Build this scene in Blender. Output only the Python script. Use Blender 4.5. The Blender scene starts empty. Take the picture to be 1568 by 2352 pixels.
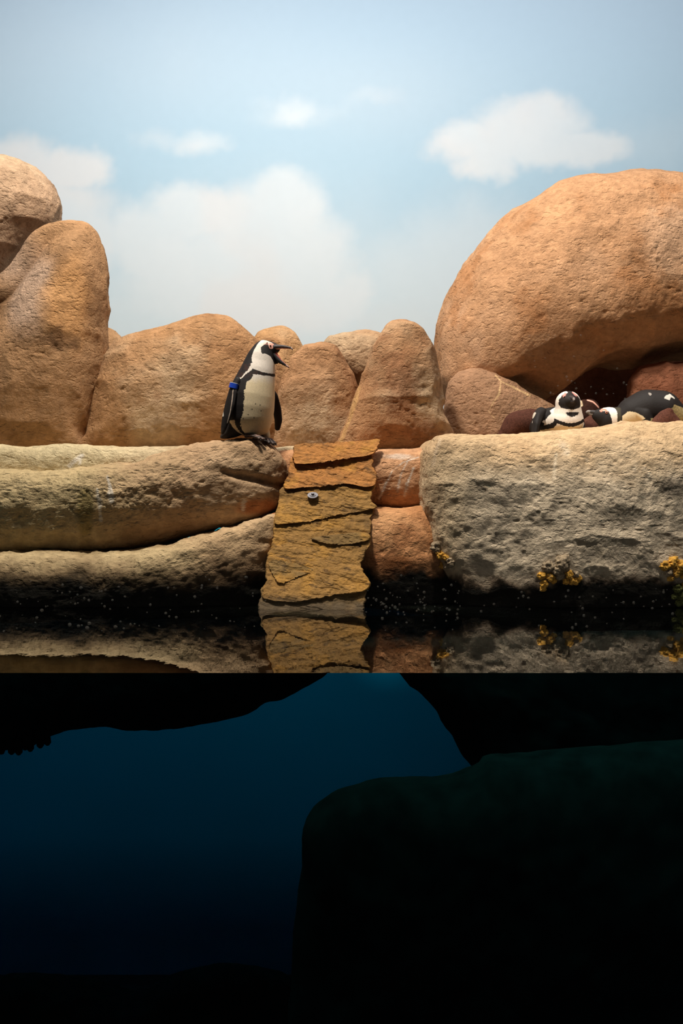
import bpy, bmesh, math, random
import numpy as np
from mathutils import Vector, Matrix

# ------------------------------------------------------------------ camera
sc = bpy.context.scene
col = sc.collection
F = 35.0 / 36.0 * 2352.0          # focal length in pixels of the 1568x2352 frame
CAMZ = 0.527                      # eye height above the water
cd = bpy.data.cameras.new('camera')
cd.lens = 35; cd.sensor_fit = 'VERTICAL'; cd.sensor_height = 36; cd.sensor_width = 24
cd.clip_start = 0.05; cd.clip_end = 100
cam = bpy.data.objects.new('camera', cd); col.objects.link(cam)
cam.location = (0, 0, CAMZ); cam.rotation_euler = (math.pi / 2, 0, 0)
sc.camera = cam
# ------------------------------------------------------------------ world, lights, exposure
w = bpy.data.worlds.new('world'); sc.world = w; w.use_nodes = True
w.node_tree.nodes['Background'].inputs[0].default_value = (0.75, 0.80, 0.9, 1)
w.node_tree.nodes['Background'].inputs[1].default_value = 0.015
vs = sc.view_settings
vs.view_transform = 'Standard'; vs.look = 'None'; vs.gamma = 1.0; vs.exposure = 0.0
vs.use_curve_mapping = False

def area(name, loc, target, power, size, color, size_y=None, spread=None):
    l = bpy.data.lights.new(name, 'AREA'); l.energy = power; l.color = color
    l.shape = 'RECTANGLE' if size_y else 'DISK'; l.size = size
    if size_y: l.size_y = size_y
    if spread: l.spread = math.radians(spread)
    o = bpy.data.objects.new(name, l); col.objects.link(o)
    o.location = loc
    o.rotation_euler = (Vector(target) - Vector(loc)).to_track_quat('-Z', 'Y').to_euler()
    return o
def spot(name, loc, target, power, angle, color, blend=0.6, radius=0.15):
    l = bpy.data.lights.new(name, 'SPOT'); l.energy = power; l.color = color
    l.spot_size = math.radians(angle); l.spot_blend = blend; l.shadow_soft_size = radius
    o = bpy.data.objects.new(name, l); col.objects.link(o)
    o.location = loc
    o.rotation_euler = (Vector(target) - Vector(loc)).to_track_quat('-Z', 'Y').to_euler()
    return o
# lamps in the exhibit's ceiling, above the picture; the one over the painted sky also lights the pool through an added, unseen back channel
area('exhibit_key_lamp_offscreen', (-1.0, 4.8, 5.4), (0.0, 6.3, 0.7), 310, 0.6, (1.0, 0.92, 0.79))
spot('exhibit_front_lamp_offscreen', (1.8, 3.6, 5.2), (1.75, 5.5, 0.3), 800, 34, (1.0, 0.94, 0.84), 0.7, 0.2)
spot('exhibit_spot_lamp_offscreen', (2.5, 4.5, 5.2), (2.0, 7.0, 1.7), 270, 40, (1.0, 0.89, 0.74), 0.8, 0.2)
area('sky_wash_lamp_offscreen', (0.0, 6.2, 5.9), (0.0, 9.2, 2.9), 220, 9.0, (1.0, 0.99, 0.98), 0.4)

# ------------------------------------------------------------------ helpers
def P(x, y, Y):
    """pixel of the photograph at distance Y -> point in the place"""
    return np.array([(x - 784) / F * Y, Y, CAMZ - (y - 1176) / F * Y])
def PX(co):
    """points -> pixels, for placing marks that sit on a rock"""
    return 784 + co[:, 0] / co[:, 1] * F, 1176 - (co[:, 2] - CAMZ) / co[:, 1] * F

def _hash(i, j, k, seed):
    n = (i * 374761393 + j * 668265263 + k * 2147483647 + seed * 1274126177) & 0xFFFFFFFF
    n = ((n ^ (n >> 13)) * 1274126177) & 0xFFFFFFFF
    n = ((n ^ (n >> 16)) * 2246822519) & 0xFFFFFFFF
    return ((n ^ (n >> 15)) & 0xFFFFFF) / float(0xFFFFFF)
def vnoise(p, seed=0):
    """value noise in -1..1 for (N,3) points"""
    i = np.floor(p).astype(np.int64); f = p - i
    f = f * f * f * (f * (f * 6 - 15) + 10)
    r = 0
    for a in (0, 1):
        wa = f[:, 0] if a else 1 - f[:, 0]
        for b in (0, 1):
            wb = f[:, 1] if b else 1 - f[:, 1]
            for c in (0, 1):
                wc = f[:, 2] if c else 1 - f[:, 2]
                r = r + wa * wb * wc * _hash(i[:, 0] + a, i[:, 1] + b, i[:, 2] + c, seed)
    return r * 2 - 1
def fbm(p, octaves=4, seed=0, gain=0.5):
    a = 1.0; s = 0; t = 0
    for o in range(octaves):
        s = s + a * vnoise(p * (2.03 ** o) + o * 17.3, seed + o); t += a; a *= gain
    return s / t
def sstep(a, b, x):
    t = np.clip((x - a) / (b - a), 0, 1); return t * t * (3 - 2 * t)
def lin(r, g, b):
    def f(c):
        c /= 255.0
        return c / 12.92 if c <= 0.04045 else ((c + 0.055) / 1.055) ** 2.4
    return np.array([f(r), f(g), f(b)])
def mixc(c, new, m):
    return c * (1 - m[:, None]) + np.asarray(new)[None, :] * m[:, None]

def grid_mesh(name, co, quads, colr=None, smooth=True, tris=None):
    me = bpy.data.meshes.new(name)
    nq = len(quads); nt = 0 if tris is None else len(tris)
    me.vertices.add(len(co)); me.vertices.foreach_set('co', np.ascontiguousarray(co, dtype=np.float32).ravel())
    loops = np.asarray(quads, dtype=np.int32).ravel()
    starts = np.arange(nq, dtype=np.int32) * 4
    if nt:
        starts = np.concatenate([starts, nq * 4 + np.arange(nt, dtype=np.int32) * 3])
        loops = np.concatenate([loops, np.asarray(tris, dtype=np.int32).ravel()])
    me.loops.add(len(loops)); me.loops.foreach_set('vertex_index', loops)
    me.polygons.add(nq + nt); me.polygons.foreach_set('loop_start', starts)
    me.update(calc_edges=True); me.validate()
    if colr is not None:
        setcol(me, colr)
    if smooth: me.polygons.foreach_set('use_smooth', [True] * len(me.polygons))
    return me
def setcol(me, c):
    a = me.color_attributes.new('Col', 'FLOAT_COLOR', 'POINT')
    rgba = np.ones((len(c), 4), dtype=np.float32); rgba[:, :3] = np.clip(c, 0, 1)
    a.data.foreach_set('color', rgba.ravel())
def link(name, me, mat=None, parent=None, label=None, cat=None, group=None, kind=None, loc=None):
    o = bpy.data.objects.new(name, me); col.objects.link(o)
    if mat is not None and me is not None: me.materials.append(mat)
    if parent is not None: o.parent = parent
    if label: o['label'] = label
    if cat: o['category'] = cat
    if group: o['group'] = group
    if kind: o['kind'] = kind
    if loc is not None: o.location = loc
    return o
def box_mesh(name, lo, hi):
    bm = bmesh.new(); bmesh.ops.create_cube(bm, size=1)
    lo = Vector(lo); hi = Vector(hi)
    for v in bm.verts:
        v.co = Vector([(lo[i] + hi[i]) / 2 + v.co[i] * (hi[i] - lo[i]) for i in range(3)])
    me = bpy.data.meshes.new(name); bm.to_mesh(me); bm.free(); return me

# ------------------------------------------------------------------ materials
def new_mat(name):
    m = bpy.data.materials.new(name); m.use_nodes = True
    nt = m.node_tree; b = nt.nodes['Principled BSDF']
    return m, nt, b
def vcol_mat(name, rough=0.85, bump=0.5, scale=60, dist=0.01, var=0.18, vscale=25, spec=0.25, pits=0.0):
    """colour from the piece's own paint, fine grain and relief from noise"""
    m, nt, b = new_mat(name); N = nt.nodes.new; L = nt.links.new
    at = N('ShaderNodeAttribute'); at.attribute_name = 'Col'
    tc = N('ShaderNodeTexCoord')
    n1 = N('ShaderNodeTexNoise'); n1.inputs['Scale'].default_value = vscale; n1.inputs['Detail'].default_value = 6
    n1.inputs['Roughness'].default_value = 0.65
    L(tc.outputs['Object'], n1.inputs['Vector'])
    mr = N('ShaderNodeMapRange'); mr.inputs[1].default_value = 0.3; mr.inputs[2].default_value = 0.7
    mr.inputs[3].default_value = 1 - var; mr.inputs[4].default_value = 1 + var
    L(n1.outputs['Fac'], mr.inputs[0])
    mx = N('ShaderNodeMix'); mx.data_type = 'RGBA'; mx.blend_type = 'MULTIPLY'; mx.inputs[0].default_value = 1
    L(at.outputs['Color'], mx.inputs[6]); L(mr.outputs[0], mx.inputs[7])
    L(mx.outputs[2], b.inputs['Base Color'])
    b.inputs['Roughness'].default_value = rough; b.inputs['Specular IOR Level'].default_value = spec
    n2 = N('ShaderNodeTexNoise'); n2.inputs['Scale'].default_value = scale; n2.inputs['Detail'].default_value = 8
    n2.inputs['Roughness'].default_value = 0.62
    L(tc.outputs['Object'], n2.inputs['Vector'])
    bp = N('ShaderNodeBump'); bp.inputs['Strength'].default_value = bump; bp.inputs['Distance'].default_value = dist
    h = n2.outputs['Fac']
    if pits > 0:
        v = N('ShaderNodeTexNoise'); v.inputs['Scale'].default_value = scale * 0.45; v.inputs['Detail'].default_value = 3
        mp = N('ShaderNodeMapping'); mp.inputs['Scale'].default_value = (0.7, 0.7, 1.5)
        L(tc.outputs['Object'], mp.inputs[0]); L(mp.outputs[0], v.inputs['Vector'])
        r = N('ShaderNodeMapRange'); r.inputs[1].default_value = 0.34; r.inputs[2].default_value = 0.44
        r.inputs[3].default_value = -pits; r.inputs[4].default_value = 0
        L(v.outputs['Fac'], r.inputs[0])
        ad = N('ShaderNodeMath'); ad.operation = 'ADD'; L(h, ad.inputs[0]); L(r.outputs[0], ad.inputs[1]); h = ad.outputs[0]
    L(h, bp.inputs['Height']); L(bp.outputs[0], b.inputs['Normal'])
    return m
M = {}
M['rock'] = vcol_mat('sculpted_rock', 0.95, 0.9, 58, 0.015, 0.22, 24, 0.04, 0.45)
M['slate'] = vcol_mat('ochre_slate', 0.8, 0.8, 55, 0.012, 0.30, 30, 0.3, 0.3)
M['feather'] = vcol_mat('feathers', 0.7, 0.35, 260, 0.003, 0.14, 150, 0.25)
M['down'] = vcol_mat('brown_down', 0.95, 0.7, 200, 0.006, 0.35, 130, 0.1)
M['skin'] = vcol_mat('foot_skin', 0.55, 0.6, 200, 0.004, 0.35, 120, 0.5)
M['mural'] = vcol_mat('painted_sky', 0.95, 0.05, 40, 0.002, 0.012, 14, 0.05)
M['sponge'] = vcol_mat('sponge', 0.9, 0.6, 120, 0.006, 0.3, 80, 0.2)
def plain(name, c, rough=0.5, metal=0.0, noise=0.1, scale=40, emit=None):
    m, nt, b = new_mat(name); N = nt.nodes.new; L = nt.links.new
    tc = N('ShaderNodeTexCoord'); n1 = N('ShaderNodeTexNoise'); n1.inputs['Scale'].default_value = scale
    L(tc.outputs['Object'], n1.inputs['Vector'])
    r = N('ShaderNodeValToRGB')
    r.color_ramp.elements[0].position = 0.3; r.color_ramp.elements[1].position = 0.7
    r.color_ramp.elements[0].color = (*(np.asarray(c) * (1 - noise)), 1)
    r.color_ramp.elements[1].color = (*np.clip(np.asarray(c) * (1 + noise), 0, 1), 1)
    L(n1.outputs['Fac'], r.inputs[0]); L(r.outputs[0], b.inputs['Base Color'])
    b.inputs['Roughness'].default_value = rough; b.inputs['Metallic'].default_value = metal
    return m
M['steel'] = plain('galvanised_steel', (0.22, 0.21, 0.23), 0.6, 0.5)
M['blue'] = plain('blue_plastic', (0.015, 0.06, 0.46), 0.35)
M['whiteplastic'] = plain('white_plastic', (0.75, 0.75, 0.78), 0.4)
M['eye'] = plain('dark_eye', (0.015, 0.008, 0.006), 0.08)
M['pool'] = plain('pool_paint', (0.02, 0.48, 0.66), 0.8, 0, 0.05, 0.6)
M['poolfloor'] = plain('pool_floor_gravel', (0.05, 0.06, 0.055), 0.95, 0, 0.3, 12)
M['algae'] = plain('algae_rock_shade_black', (0.011, 0.012, 0.010), 0.95, 0, 0.4, 9)  # algae colour deepened to near black to paint in the underwater gloom
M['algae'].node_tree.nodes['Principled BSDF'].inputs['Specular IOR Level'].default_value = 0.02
M['ground'] = plain('packed_ground', (0.30, 0.20, 0.12), 0.95, 0, 0.2, 8)

# water: clear, absorbing, mirror-like at a low angle
m, nt, b = new_mat('pool_water'); nt.nodes.remove(b); N = nt.nodes.new; L = nt.links.new
out = nt.nodes['Material Output']
tc = N('ShaderNodeTexCoord'); mp = N('ShaderNodeMapping'); mp.inputs['Scale'].default_value = (5, 2.2, 1)
nz = N('ShaderNodeTexNoise'); nz.inputs['Scale'].default_value = 1.6; nz.inputs['Detail'].default_value = 4
bp = N('ShaderNodeBump'); bp.inputs['Strength'].default_value = 0.05; bp.inputs['Distance'].default_value = 0.012
gl = N('ShaderNodeBsdfGlossy'); gl.inputs['Roughness'].default_value = 0.0; gl.inputs['Color'].default_value = (1, 1, 1, 1)
rf = N('ShaderNodeBsdfRefraction'); rf.inputs['Roughness'].default_value = 0.0; rf.inputs['IOR'].default_value = 1.34
rf.inputs['Color'].default_value = (1, 1, 1, 1)
fr = N('ShaderNodeFresnel'); fr.inputs['IOR'].default_value = 1.34; mx = N('ShaderNodeMixShader')
L(tc.outputs['Object'], mp.inputs[0]); L(mp.outputs[0], nz.inputs['Vector']); L(nz.outputs['Fac'], bp.inputs['Height'])
for q_ in (gl, rf, fr): L(bp.outputs[0], q_.inputs['Normal'])
L(fr.outputs[0], mx.inputs[0]); L(rf.outputs[0], mx.inputs[1]); L(gl.outputs[0], mx.inputs[2]); L(mx.outputs[0], out.inputs['Surface'])
def absorb(nt, out):
    ab = nt.nodes.new('ShaderNodeVolumeAbsorption'); ab.inputs['Color'].default_value = (0.25, 0.85, 0.91, 1); ab.inputs['Density'].default_value = 0.40
    nt.links.new(ab.outputs[0], out.inputs['Volume'])
absorb(nt, out)
M['water'] = m
# the sides of the water where it meets pane and walls
m, nt, b = new_mat('pool_water_side'); nt.nodes.remove(b)
tr = nt.nodes.new('ShaderNodeBsdfTransparent'); nt.links.new(tr.outputs[0], nt.nodes['Material Output'].inputs['Surface'])
absorb(nt, nt.nodes['Material Output']); M['water_side'] = m
# clear surface of the unseen back channel, added to let ceiling light in
m, nt, b = new_mat('added_channel_water'); nt.nodes.remove(b)
tr = nt.nodes.new('ShaderNodeBsdfTransparent'); gs = nt.nodes.new('ShaderNodeBsdfGlossy'); gs.inputs['Roughness'].default_value = 0.02
f_ = nt.nodes.new('ShaderNodeFresnel'); f_.inputs['IOR'].default_value = 1.34; x_ = nt.nodes.new('ShaderNodeMixShader')
nt.links.new(f_.outputs[0], x_.inputs[0]); nt.links.new(tr.outputs[0], x_.inputs[1]); nt.links.new(gs.outputs[0], x_.inputs[2])
nt.links.new(x_.outputs[0], nt.nodes['Material Output'].inputs['Surface']); absorb(nt, nt.nodes['Material Output']); M['water_added_channel'] = m
# clear acrylic pane
m, nt, b = new_mat('clear_acrylic'); nt.nodes.remove(b); N = nt.nodes.new; L = nt.links.new
out = nt.nodes['Material Output']
fr = N('ShaderNodeFresnel'); fr.inputs['IOR'].default_value = 1.2
tr = N('ShaderNodeBsdfTransparent'); gl = N('ShaderNodeBsdfGlossy'); gl.inputs['Roughness'].default_value = 0.0
mx = N('ShaderNodeMixShader'); L(fr.outputs[0], mx.inputs[0]); L(tr.outputs[0], mx.inputs[1]); L(gl.outputs[0], mx.inputs[2])
L(mx.outputs[0], out.inputs['Surface']); M['acrylic'] = m
# water drops on the pane
m, nt, b = new_mat('water_drop'); nt.nodes.remove(b); N = nt.nodes.new; L = nt.links.new
out = nt.nodes['Material Output']
tr = N('ShaderNodeBsdfTransparent'); gl = N('ShaderNodeBsdfTranslucent'); gl.inputs['Color'].default_value = (0.95, 0.9, 0.8, 1)
mx = N('ShaderNodeMixShader'); mx.inputs[0].default_value = 0.045
L(tr.outputs[0], mx.inputs[1]); L(gl.outputs[0], mx.inputs[2]); L(mx.outputs[0], out.inputs['Surface']); M['drop'] = m

# ------------------------------------------------------------------ setting
GY = 3.26
pane = link('window_1', box_mesh('window_1', (-2.4, GY - 0.03, -4.05), (2.4, GY - 0.002, 4.2)), M['acrylic'], kind='structure')
def water_mesh():
    bm = bmesh.new(); x0, x1, y0, y1, ym, z0, z1 = -5.1, 5.1, GY, 9.6, 7.6, -4.05, 0.0
    v = {(a, b_, c): bm.verts.new((a, b_, c)) for a in (x0, x1) for b_ in (y0, ym, y1) for c in (z0, z1)}
    def f(*k): return bm.faces.new([v[q_] for q_ in k])
    f((x0, y0, z1), (x1, y0, z1), (x1, ym, z1), (x0, ym, z1)).material_index = 1
    f((x0, ym, z1), (x1, ym, z1), (x1, y1, z1), (x0, y1, z1)).material_index = 2
    f((x0, y0, z0), (x0, ym, z0), (x1, ym, z0), (x1, y0, z0)); f((x0, ym, z0), (x0, y1, z0), (x1, y1, z0), (x1, ym, z0))
    f((x0, y0, z0), (x1, y0, z0), (x1, y0, z1), (x0, y0, z1)); f((x1, y1, z0), (x0, y1, z0), (x0, y1, z1), (x1, y1, z1))
    for x, a, b_ in ((x0, ym, y0), (x0, y1, ym), (x1, y0, ym), (x1, ym, y1)): f((x, a, z0), (x, b_, z0), (x, b_, z1), (x, a, z1))
    me = bpy.data.meshes.new('water'); bm.to_mesh(me); bm.free(); return me
wo = link('water', water_mesh(), M['water_side'], kind='structure')
wo.data.materials.append(M['water']); wo.data.materials.append(M['water_added_channel'])
link('floor_pool', box_mesh('floor_pool', (-5.0, GY + 0.02, -4.0), (5.0, 9.5, -3.75)), M['poolfloor'], kind='structure')
link('wall_pool_back', box_mesh('wall_pool_back', (-5.0, 9.2, -3.8), (5.0, 9.5, 0.9)), M['pool'], kind='structure')
link('wall_pool_left', box_mesh('wall_pool_left', (-5.0, GY + 0.02, -3.8), (-4.8, 9.2, 0.7)), M['pool'], kind='structure')
link('wall_pool_right', box_mesh('wall_pool_right', (4.8, GY + 0.02, -3.8), (5.0, 9.2, 0.7)), M['pool'], kind='structure')
def land():
    """the ground the boulders stand on: full depth beside the cave, a strip elsewhere, leaving an added water channel for lamp light behind it"""
    out = [(-4.8, 6.35), (4.8, 6.35), (4.8, 9.2), (0.9, 9.2), (0.9, 7.9), (-4.8, 7.9)]
    bm = bmesh.new(); a = [bm.verts.new((x, y, 0.72)) for x, y in out]; b_ = [bm.verts.new((x, y, 0.93)) for x, y in out]
    bm.faces.new(a[::-1]); bm.faces.new(b_)
    for k in range(6): bm.faces.new((a[k], a[(k + 1) % 6], b_[(k + 1) % 6], b_[k]))
    me = bpy.data.meshes.new('floor'); bm.to_mesh(me); bm.free(); return me
link('floor', land(), M['ground'], kind='structure')

# the painted sky wall: the mural's clouds are paint on a flat wall
def mural():
    Y = 9.2; x0, x1, z0, z1 = -5.0, 5.0, 0.9, 6.4
    nx, nz = 460, 330
    X, Z = np.meshgrid(np.linspace(x0, x1, nx), np.linspace(z0, z1, nz))
    co = np.stack([X.ravel(), np.full(X.size, Y), Z.ravel()], 1)
    px, py = PX(co)
    q = np.stack([px / 300, py / 300, px * 0], 1)
    wx = px + 55 * fbm(q * 2.4, 6, 3, 0.62); wy = py + 55 * fbm(q * 2.4 + 40, 6, 9, 0.62)
    top = lin(170, 191, 209); mid = lin(171, 197, 213); low = lin(198, 213, 219)
    c = mixc(np.repeat(top[None], len(co), 0), mid, sstep(-100, 420, py))
    c = mixc(c, low, sstep(430, 800, py))
    c = mixc(c, lin(188, 203, 214), 0.6 * np.exp(-((px - 250) / 500) ** 2 - ((py - 120) / 160) ** 2) * (0.6 + 0.4 * fbm(q * 1.3, 3, 5)))
    c = mixc(c, lin(188, 203, 214), 0.5 * np.exp(-((px - 850) / 300) ** 2 - ((py - 220) / 120) ** 2))
    m = np.zeros(len(co))
    def puff(x, y, rx, ry, soft=0.35, k=1.0):
        d = np.sqrt(((wx - x) / rx) ** 2 + ((wy - y) / ry) ** 2)
        return k * (1 - sstep(1 - soft, 1 + soft, d))
    for a in [(600, 500, 170, 95), (650, 455, 110, 72), (430, 480, 110, 70), (335, 560, 120, 90), (700, 600, 130, 130), (740, 680, 110, 90),
              (540, 640, 280, 150), (60, 395, 105, 80), (165, 390, 72, 55), (80, 500, 170, 100), (160, 560, 110, 90),
              (1215, 285, 120, 66), (1330, 335, 110, 44), (1090, 325, 90, 52), (1120, 378, 70, 40), (1220, 335, 190, 48)]:
        m = np.maximum(m, puff(*a, soft=0.38, k=0.92))
    for a in [(445, 314, 50, 22, 0.9, 0.75), (365, 305, 50, 18, 0.9, 0.35), (686, 244, 42, 22, 0.9, 0.8), (690, 244, 80, 22, 0.9, 0.3), (850, 228, 50, 20, 0.9, 0.25),
              (1060, 560, 150, 100, 0.7, 0.5), (980, 640, 200, 120, 0.7, 0.5), (1500, 330, 120, 60, 0.9, 0.2), (700, 740, 900, 80, 0.8, 0.5), (640, 580, 260, 170, 0.8, 0.3)]:
        m = np.maximum(m, puff(*a))
    m = np.clip(m * (0.93 + 0.12 * fbm(q * 3.0, 4, 21)), 0, 1)
    cl = np.repeat(lin(214, 219, 222)[None], len(co), 0)
    cl = mixc(cl, lin(220, 215, 213), 0.5 * sstep(0.0, 0.4, fbm(q * 1.6 + 7, 3, 33)))
    c = c * (1 - m[:, None]) + cl * m[:, None]
    idx = np.arange(nx * nz).reshape(nz, nx)
    quads = np.stack([idx[:-1, :-1], idx[:-1, 1:], idx[1:, 1:], idx[1:, :-1]], -1).reshape(-1, 4)
    me = grid_mesh('wall_back', co, quads, c * np.array([0.93, 0.955, 0.985]))
    o = link('wall_back', me, M['mural'], kind='structure')
    s = o.modifiers.new('thick', 'SOLIDIFY'); s.thickness = 0.12; s.offset = -1
mural()

# ------------------------------------------------------------------ rocks
def closed_spline(pts, n):
    """closed Catmull-Rom through pts, n points evenly spaced along it"""
    p = np.array(pts, float); k = len(p); out = []
    t = np.linspace(0, 1, 24, endpoint=False)[:, None]
    for i in range(k):
        a, b_, c, d = p[(i - 1) % k], p[i], p[(i + 1) % k], p[(i + 2) % k]
        out.append(0.5 * ((2 * b_) + (-a + c) * t + (2 * a - 5 * b_ + 4 * c - d) * t ** 2 + (-a + 3 * b_ - 3 * c + d) * t ** 3))
    q = np.concatenate(out); q = np.vstack([q, q[:1]])
    s = np.concatenate([[0], np.cumsum(np.linalg.norm(np.diff(q, axis=0), axis=1))])
    u = np.linspace(0, s[-1], n, endpoint=False)
    return np.stack([np.interp(u, s, q[:, 0]), np.interp(u, s, q[:, 1])], 1)
def polyline_dist(px, py, pts):
    d = np.full(len(px), 1e9)
    for (a, b_) in zip(pts[:-1], pts[1:]):
        a = np.array(a, float); b_ = np.array(b_, float); ab = b_ - a
        t = np.clip(((px - a[0]) * ab[0] + (py - a[1]) * ab[1]) / max(ab @ ab, 1e-9), 0, 1)
        d = np.minimum(d, np.hypot(px - a[0] - t * ab[0], py - a[1] - t * ab[1]))
    return d

def solid(pts, Y, Df, Db, pf=2.0, pb=2.0, center=None, n=300, rows=80, brows=22):
    """closed solid: traced outline set at its own distance Y, swelling Df to the front and Db to the back"""
    out = closed_spline(pts, n)
    out3 = np.array([P(x, y, Y) for x, y in out])
    c = np.array(center if center else out.mean(0)); c3 = P(c[0], c[1], Y)
    R = np.mean(np.linalg.norm(out3 - c3, axis=1))
    def prof(p, D, k):
        f = np.linspace(0, math.pi / 2, 800)
        s = np.sin(f) ** (2 / p); y = np.cos(f) ** (2 / p)
        L = np.concatenate([[0], np.cumsum(np.hypot(np.diff(s) * R, np.diff(y) * D))])
        u = np.linspace(0, L[-1], k + 1)
        return np.interp(u, L, s), np.interp(u, L, y)
    s1, y1 = prof(pf, Df, rows); s2, y2 = prof(pb, Db, brows)
    ft = np.fft.rfft(out3, axis=0); kk = np.arange(len(ft))[:, None]
    sm1 = np.fft.irfft(ft * np.exp(-(kk / 9.0) ** 2), n, axis=0); sm2 = np.fft.irfft(ft * np.exp(-(kk / 3.2) ** 2), n, axis=0)
    def inner(s):
        a_ = sstep(0.97, 0.80, s); b_ = sstep(0.92, 0.55, s)
        return out3 * (1 - a_) + a_ * (sm1 * (1 - b_) + sm2 * b_)
    co = [c3 + np.array([0, -Df, 0])]
    ring = []
    for s, y in zip(s1[1:], y1[1:]): ring.append(c3 + s * (inner(s) - c3) + np.array([0, -Df * y, 0]))
    for s, y in zip(s2[-2:0:-1], y2[-2:0:-1]): ring.append(c3 + s * (out3 - c3) + np.array([0, Db * y, 0]))
    K = len(ring)
    co = np.vstack([co[0][None], np.concatenate(ring), (c3 + np.array([0, Db, 0]))[None]])
    idx = 1 + np.arange(K * n).reshape(K, n); nx = np.roll(idx, -1, 1)
    quads = np.stack([idx[:-1], idx[1:], nx[1:], nx[:-1]], -1).reshape(-1, 4)
    tris = np.concatenate([np.stack([np.zeros(n, int), idx[0], nx[0]], -1),
                           np.stack([np.full(n, len(co) - 1), nx[-1], idx[-1]], -1)])
    # make sure faces look outward
    a, b_, d = co[quads[0][0]], co[quads[0][1]], co[quads[0][2]]
    if np.dot(np.cross(b_ - a, d - a), a - c3) < 0:
        quads = quads[:, ::-1]; tris = tris[:, ::-1]
    return co, quads, tris
def normals(co, quads, tris):
    n = np.zeros_like(co)
    f = np.cross(co[quads[:, 2]] - co[quads[:, 0]], co[quads[:, 3]] - co[quads[:, 1]])
    for k in range(4): np.add.at(n, quads[:, k], f)
    g = np.cross(co[tris[:, 1]] - co[tris[:, 0]], co[tris[:, 2]] - co[tris[:, 0]])
    for k in range(3): np.add.at(n, tris[:, k], g)
    return n / np.maximum(np.linalg.norm(n, axis=1), 1e-12)[:, None]

TAN = lin(188, 146, 104); BROWN = lin(150, 105, 70); PALE = lin(205, 178, 145); OCHRE = lin(196, 138, 78)
GREY = lin(188, 172, 150); RUST = lin(168, 92, 42); OLIVE = lin(176, 165, 118); DARK = lin(96, 66, 45)
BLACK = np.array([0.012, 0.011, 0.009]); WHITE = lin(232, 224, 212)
def rock(name, label, pts, Y, Df, Db=None, base=TAN, second=PALE, third=BROWN, pf=2.0, pb=2.2, center=None, lump=0.035, lscale=2.2,
         rough=0.008, seed=0, algae=None, paint=None, n=300, rows=80, cat='rock', dent=None, aw=0.05, pocks=1.0):
    co, q, t = solid(pts, Y, Df, Db if Db is not None else Df, pf, pb, center, n, rows)
    nm = normals(co, q, t)
    d = lump * fbm(co * lscale, 3, seed) + lump * 0.35 * (1 - 2 * np.abs(vnoise(co * lscale * 2.7, seed + 5)))
    d = d + rough * fbm(co * 16, 4, seed + 11, 0.6)
    pk = vnoise(co * np.array([26, 26, 40]), seed + 13) * 0.6 + 0.4 * vnoise(co * np.array([9, 9, 14]), seed + 14)
    d = d - pocks * 0.006 * sstep(0.40, 0.72, pk)
    co = co + nm * d[:, None]
    px, py = PX(co)
    if dent is not None: co = dent(co, nm, px, py)
    A = fbm(co * 1.7 + 3, 4, seed + 21); B = fbm(co * 3.1 + 9, 5, seed + 22, 0.6); C = fbm(co * 9 + 1, 4, seed + 23, 0.6)
    c = np.repeat(base[None], len(co), 0)
    c = mixc(c, second, 0.75 * sstep(-0.05, 0.5, A))
    c = mixc(c, third, 0.75 * sstep(0.05, 0.5, B))
    c = c * (1 + 0.22 * C)[:, None]
    c = c * np.array([0.88, 0.85, 0.80]) if cat == 'rock' else c
    c = c * 0.9 + 0.10 * (c @ np.array([0.3, 0.6, 0.1]))[:, None]
    if paint is not None: c = paint(c, co, px, py, A, B, C)
    if algae is not None:                     # black wet growth along the waterline
        z0 = algae + 0.05 * fbm(co * 3.3, 3, seed + 31) + 0.05 * C + 0.03 * fbm(co * 26, 3, seed + 33)
        c = mixc(c, DARK * 0.6, 0.75 * (1 - sstep(z0, z0 + aw * 2.2, co[:, 2])))
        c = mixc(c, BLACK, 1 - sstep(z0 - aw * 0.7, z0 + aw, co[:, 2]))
    me = grid_mesh(name, co, q, c, True, t)
    return link(name, me, M['rock'], label=label, cat=cat)
def streak(c, px, py, pts, wd, colr, k=0.8, jag=None):
    d = polyline_dist(px, py, pts)
    if jag is not None: d = d + jag
    return mixc(c, colr, k * (1 - sstep(wd * 0.4, wd, d)))
def spot_paint(c, px, py, x, y, rx, ry, colr, k, jag=0):
    d = np.sqrt(((px - x) / rx) ** 2 + ((py - y) / ry) ** 2) + jag
    return mixc(c, colr, k * (1 - sstep(0.4, 1.1, d)))

# --- boulders standing along the back
rock('boulder', 'rounded boulder leaning on top of the tallest upright boulder',
     [(-150, 420), (-60, 372), (10, 363), (70, 376), (112, 412), (134, 458), (128, 505), (105, 545), (60, 590), (15, 630), (-60, 690), (-160, 640)],
     7.35, 0.5, 0.5, base=lin(192, 158, 128), third=lin(150, 118, 92), seed=1, center=(0, 510))
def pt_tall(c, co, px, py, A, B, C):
    c = spot_paint(c, px, py, 60, 660, 80, 130, lin(188, 160, 140), 0.7, 0.6 * A)  # greyer tone painted over the upper left facet
    c = spot_paint(c, px, py, 160, 690, 70, 130, lin(196, 144, 92), 0.55, 0.5 * B)
    c = spot_paint(c, px, py, 140, 790, 40, 40, lin(92, 66, 48), 0.7, 1.0 * C)
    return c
def dent_tall(co, nm, px, py):
    a = np.array([165, 560.0]); b_ = np.array([20, 800.0]); d = b_ - a; d = d / np.hypot(*d)
    side = (px - a[0]) * d[1] - (py - a[1]) * d[0]           # on the left of the ridge line
    k = np.clip(-side if (( -100 - a[0]) * d[1] - (600 - a[1]) * d[0]) < 0 else side, 0, 120)
    return co - nm * (0.0014 * k * (1 - sstep(700, 860, py)) * sstep(0.25, 0.75, -nm[:, 1]))[:, None]
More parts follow.
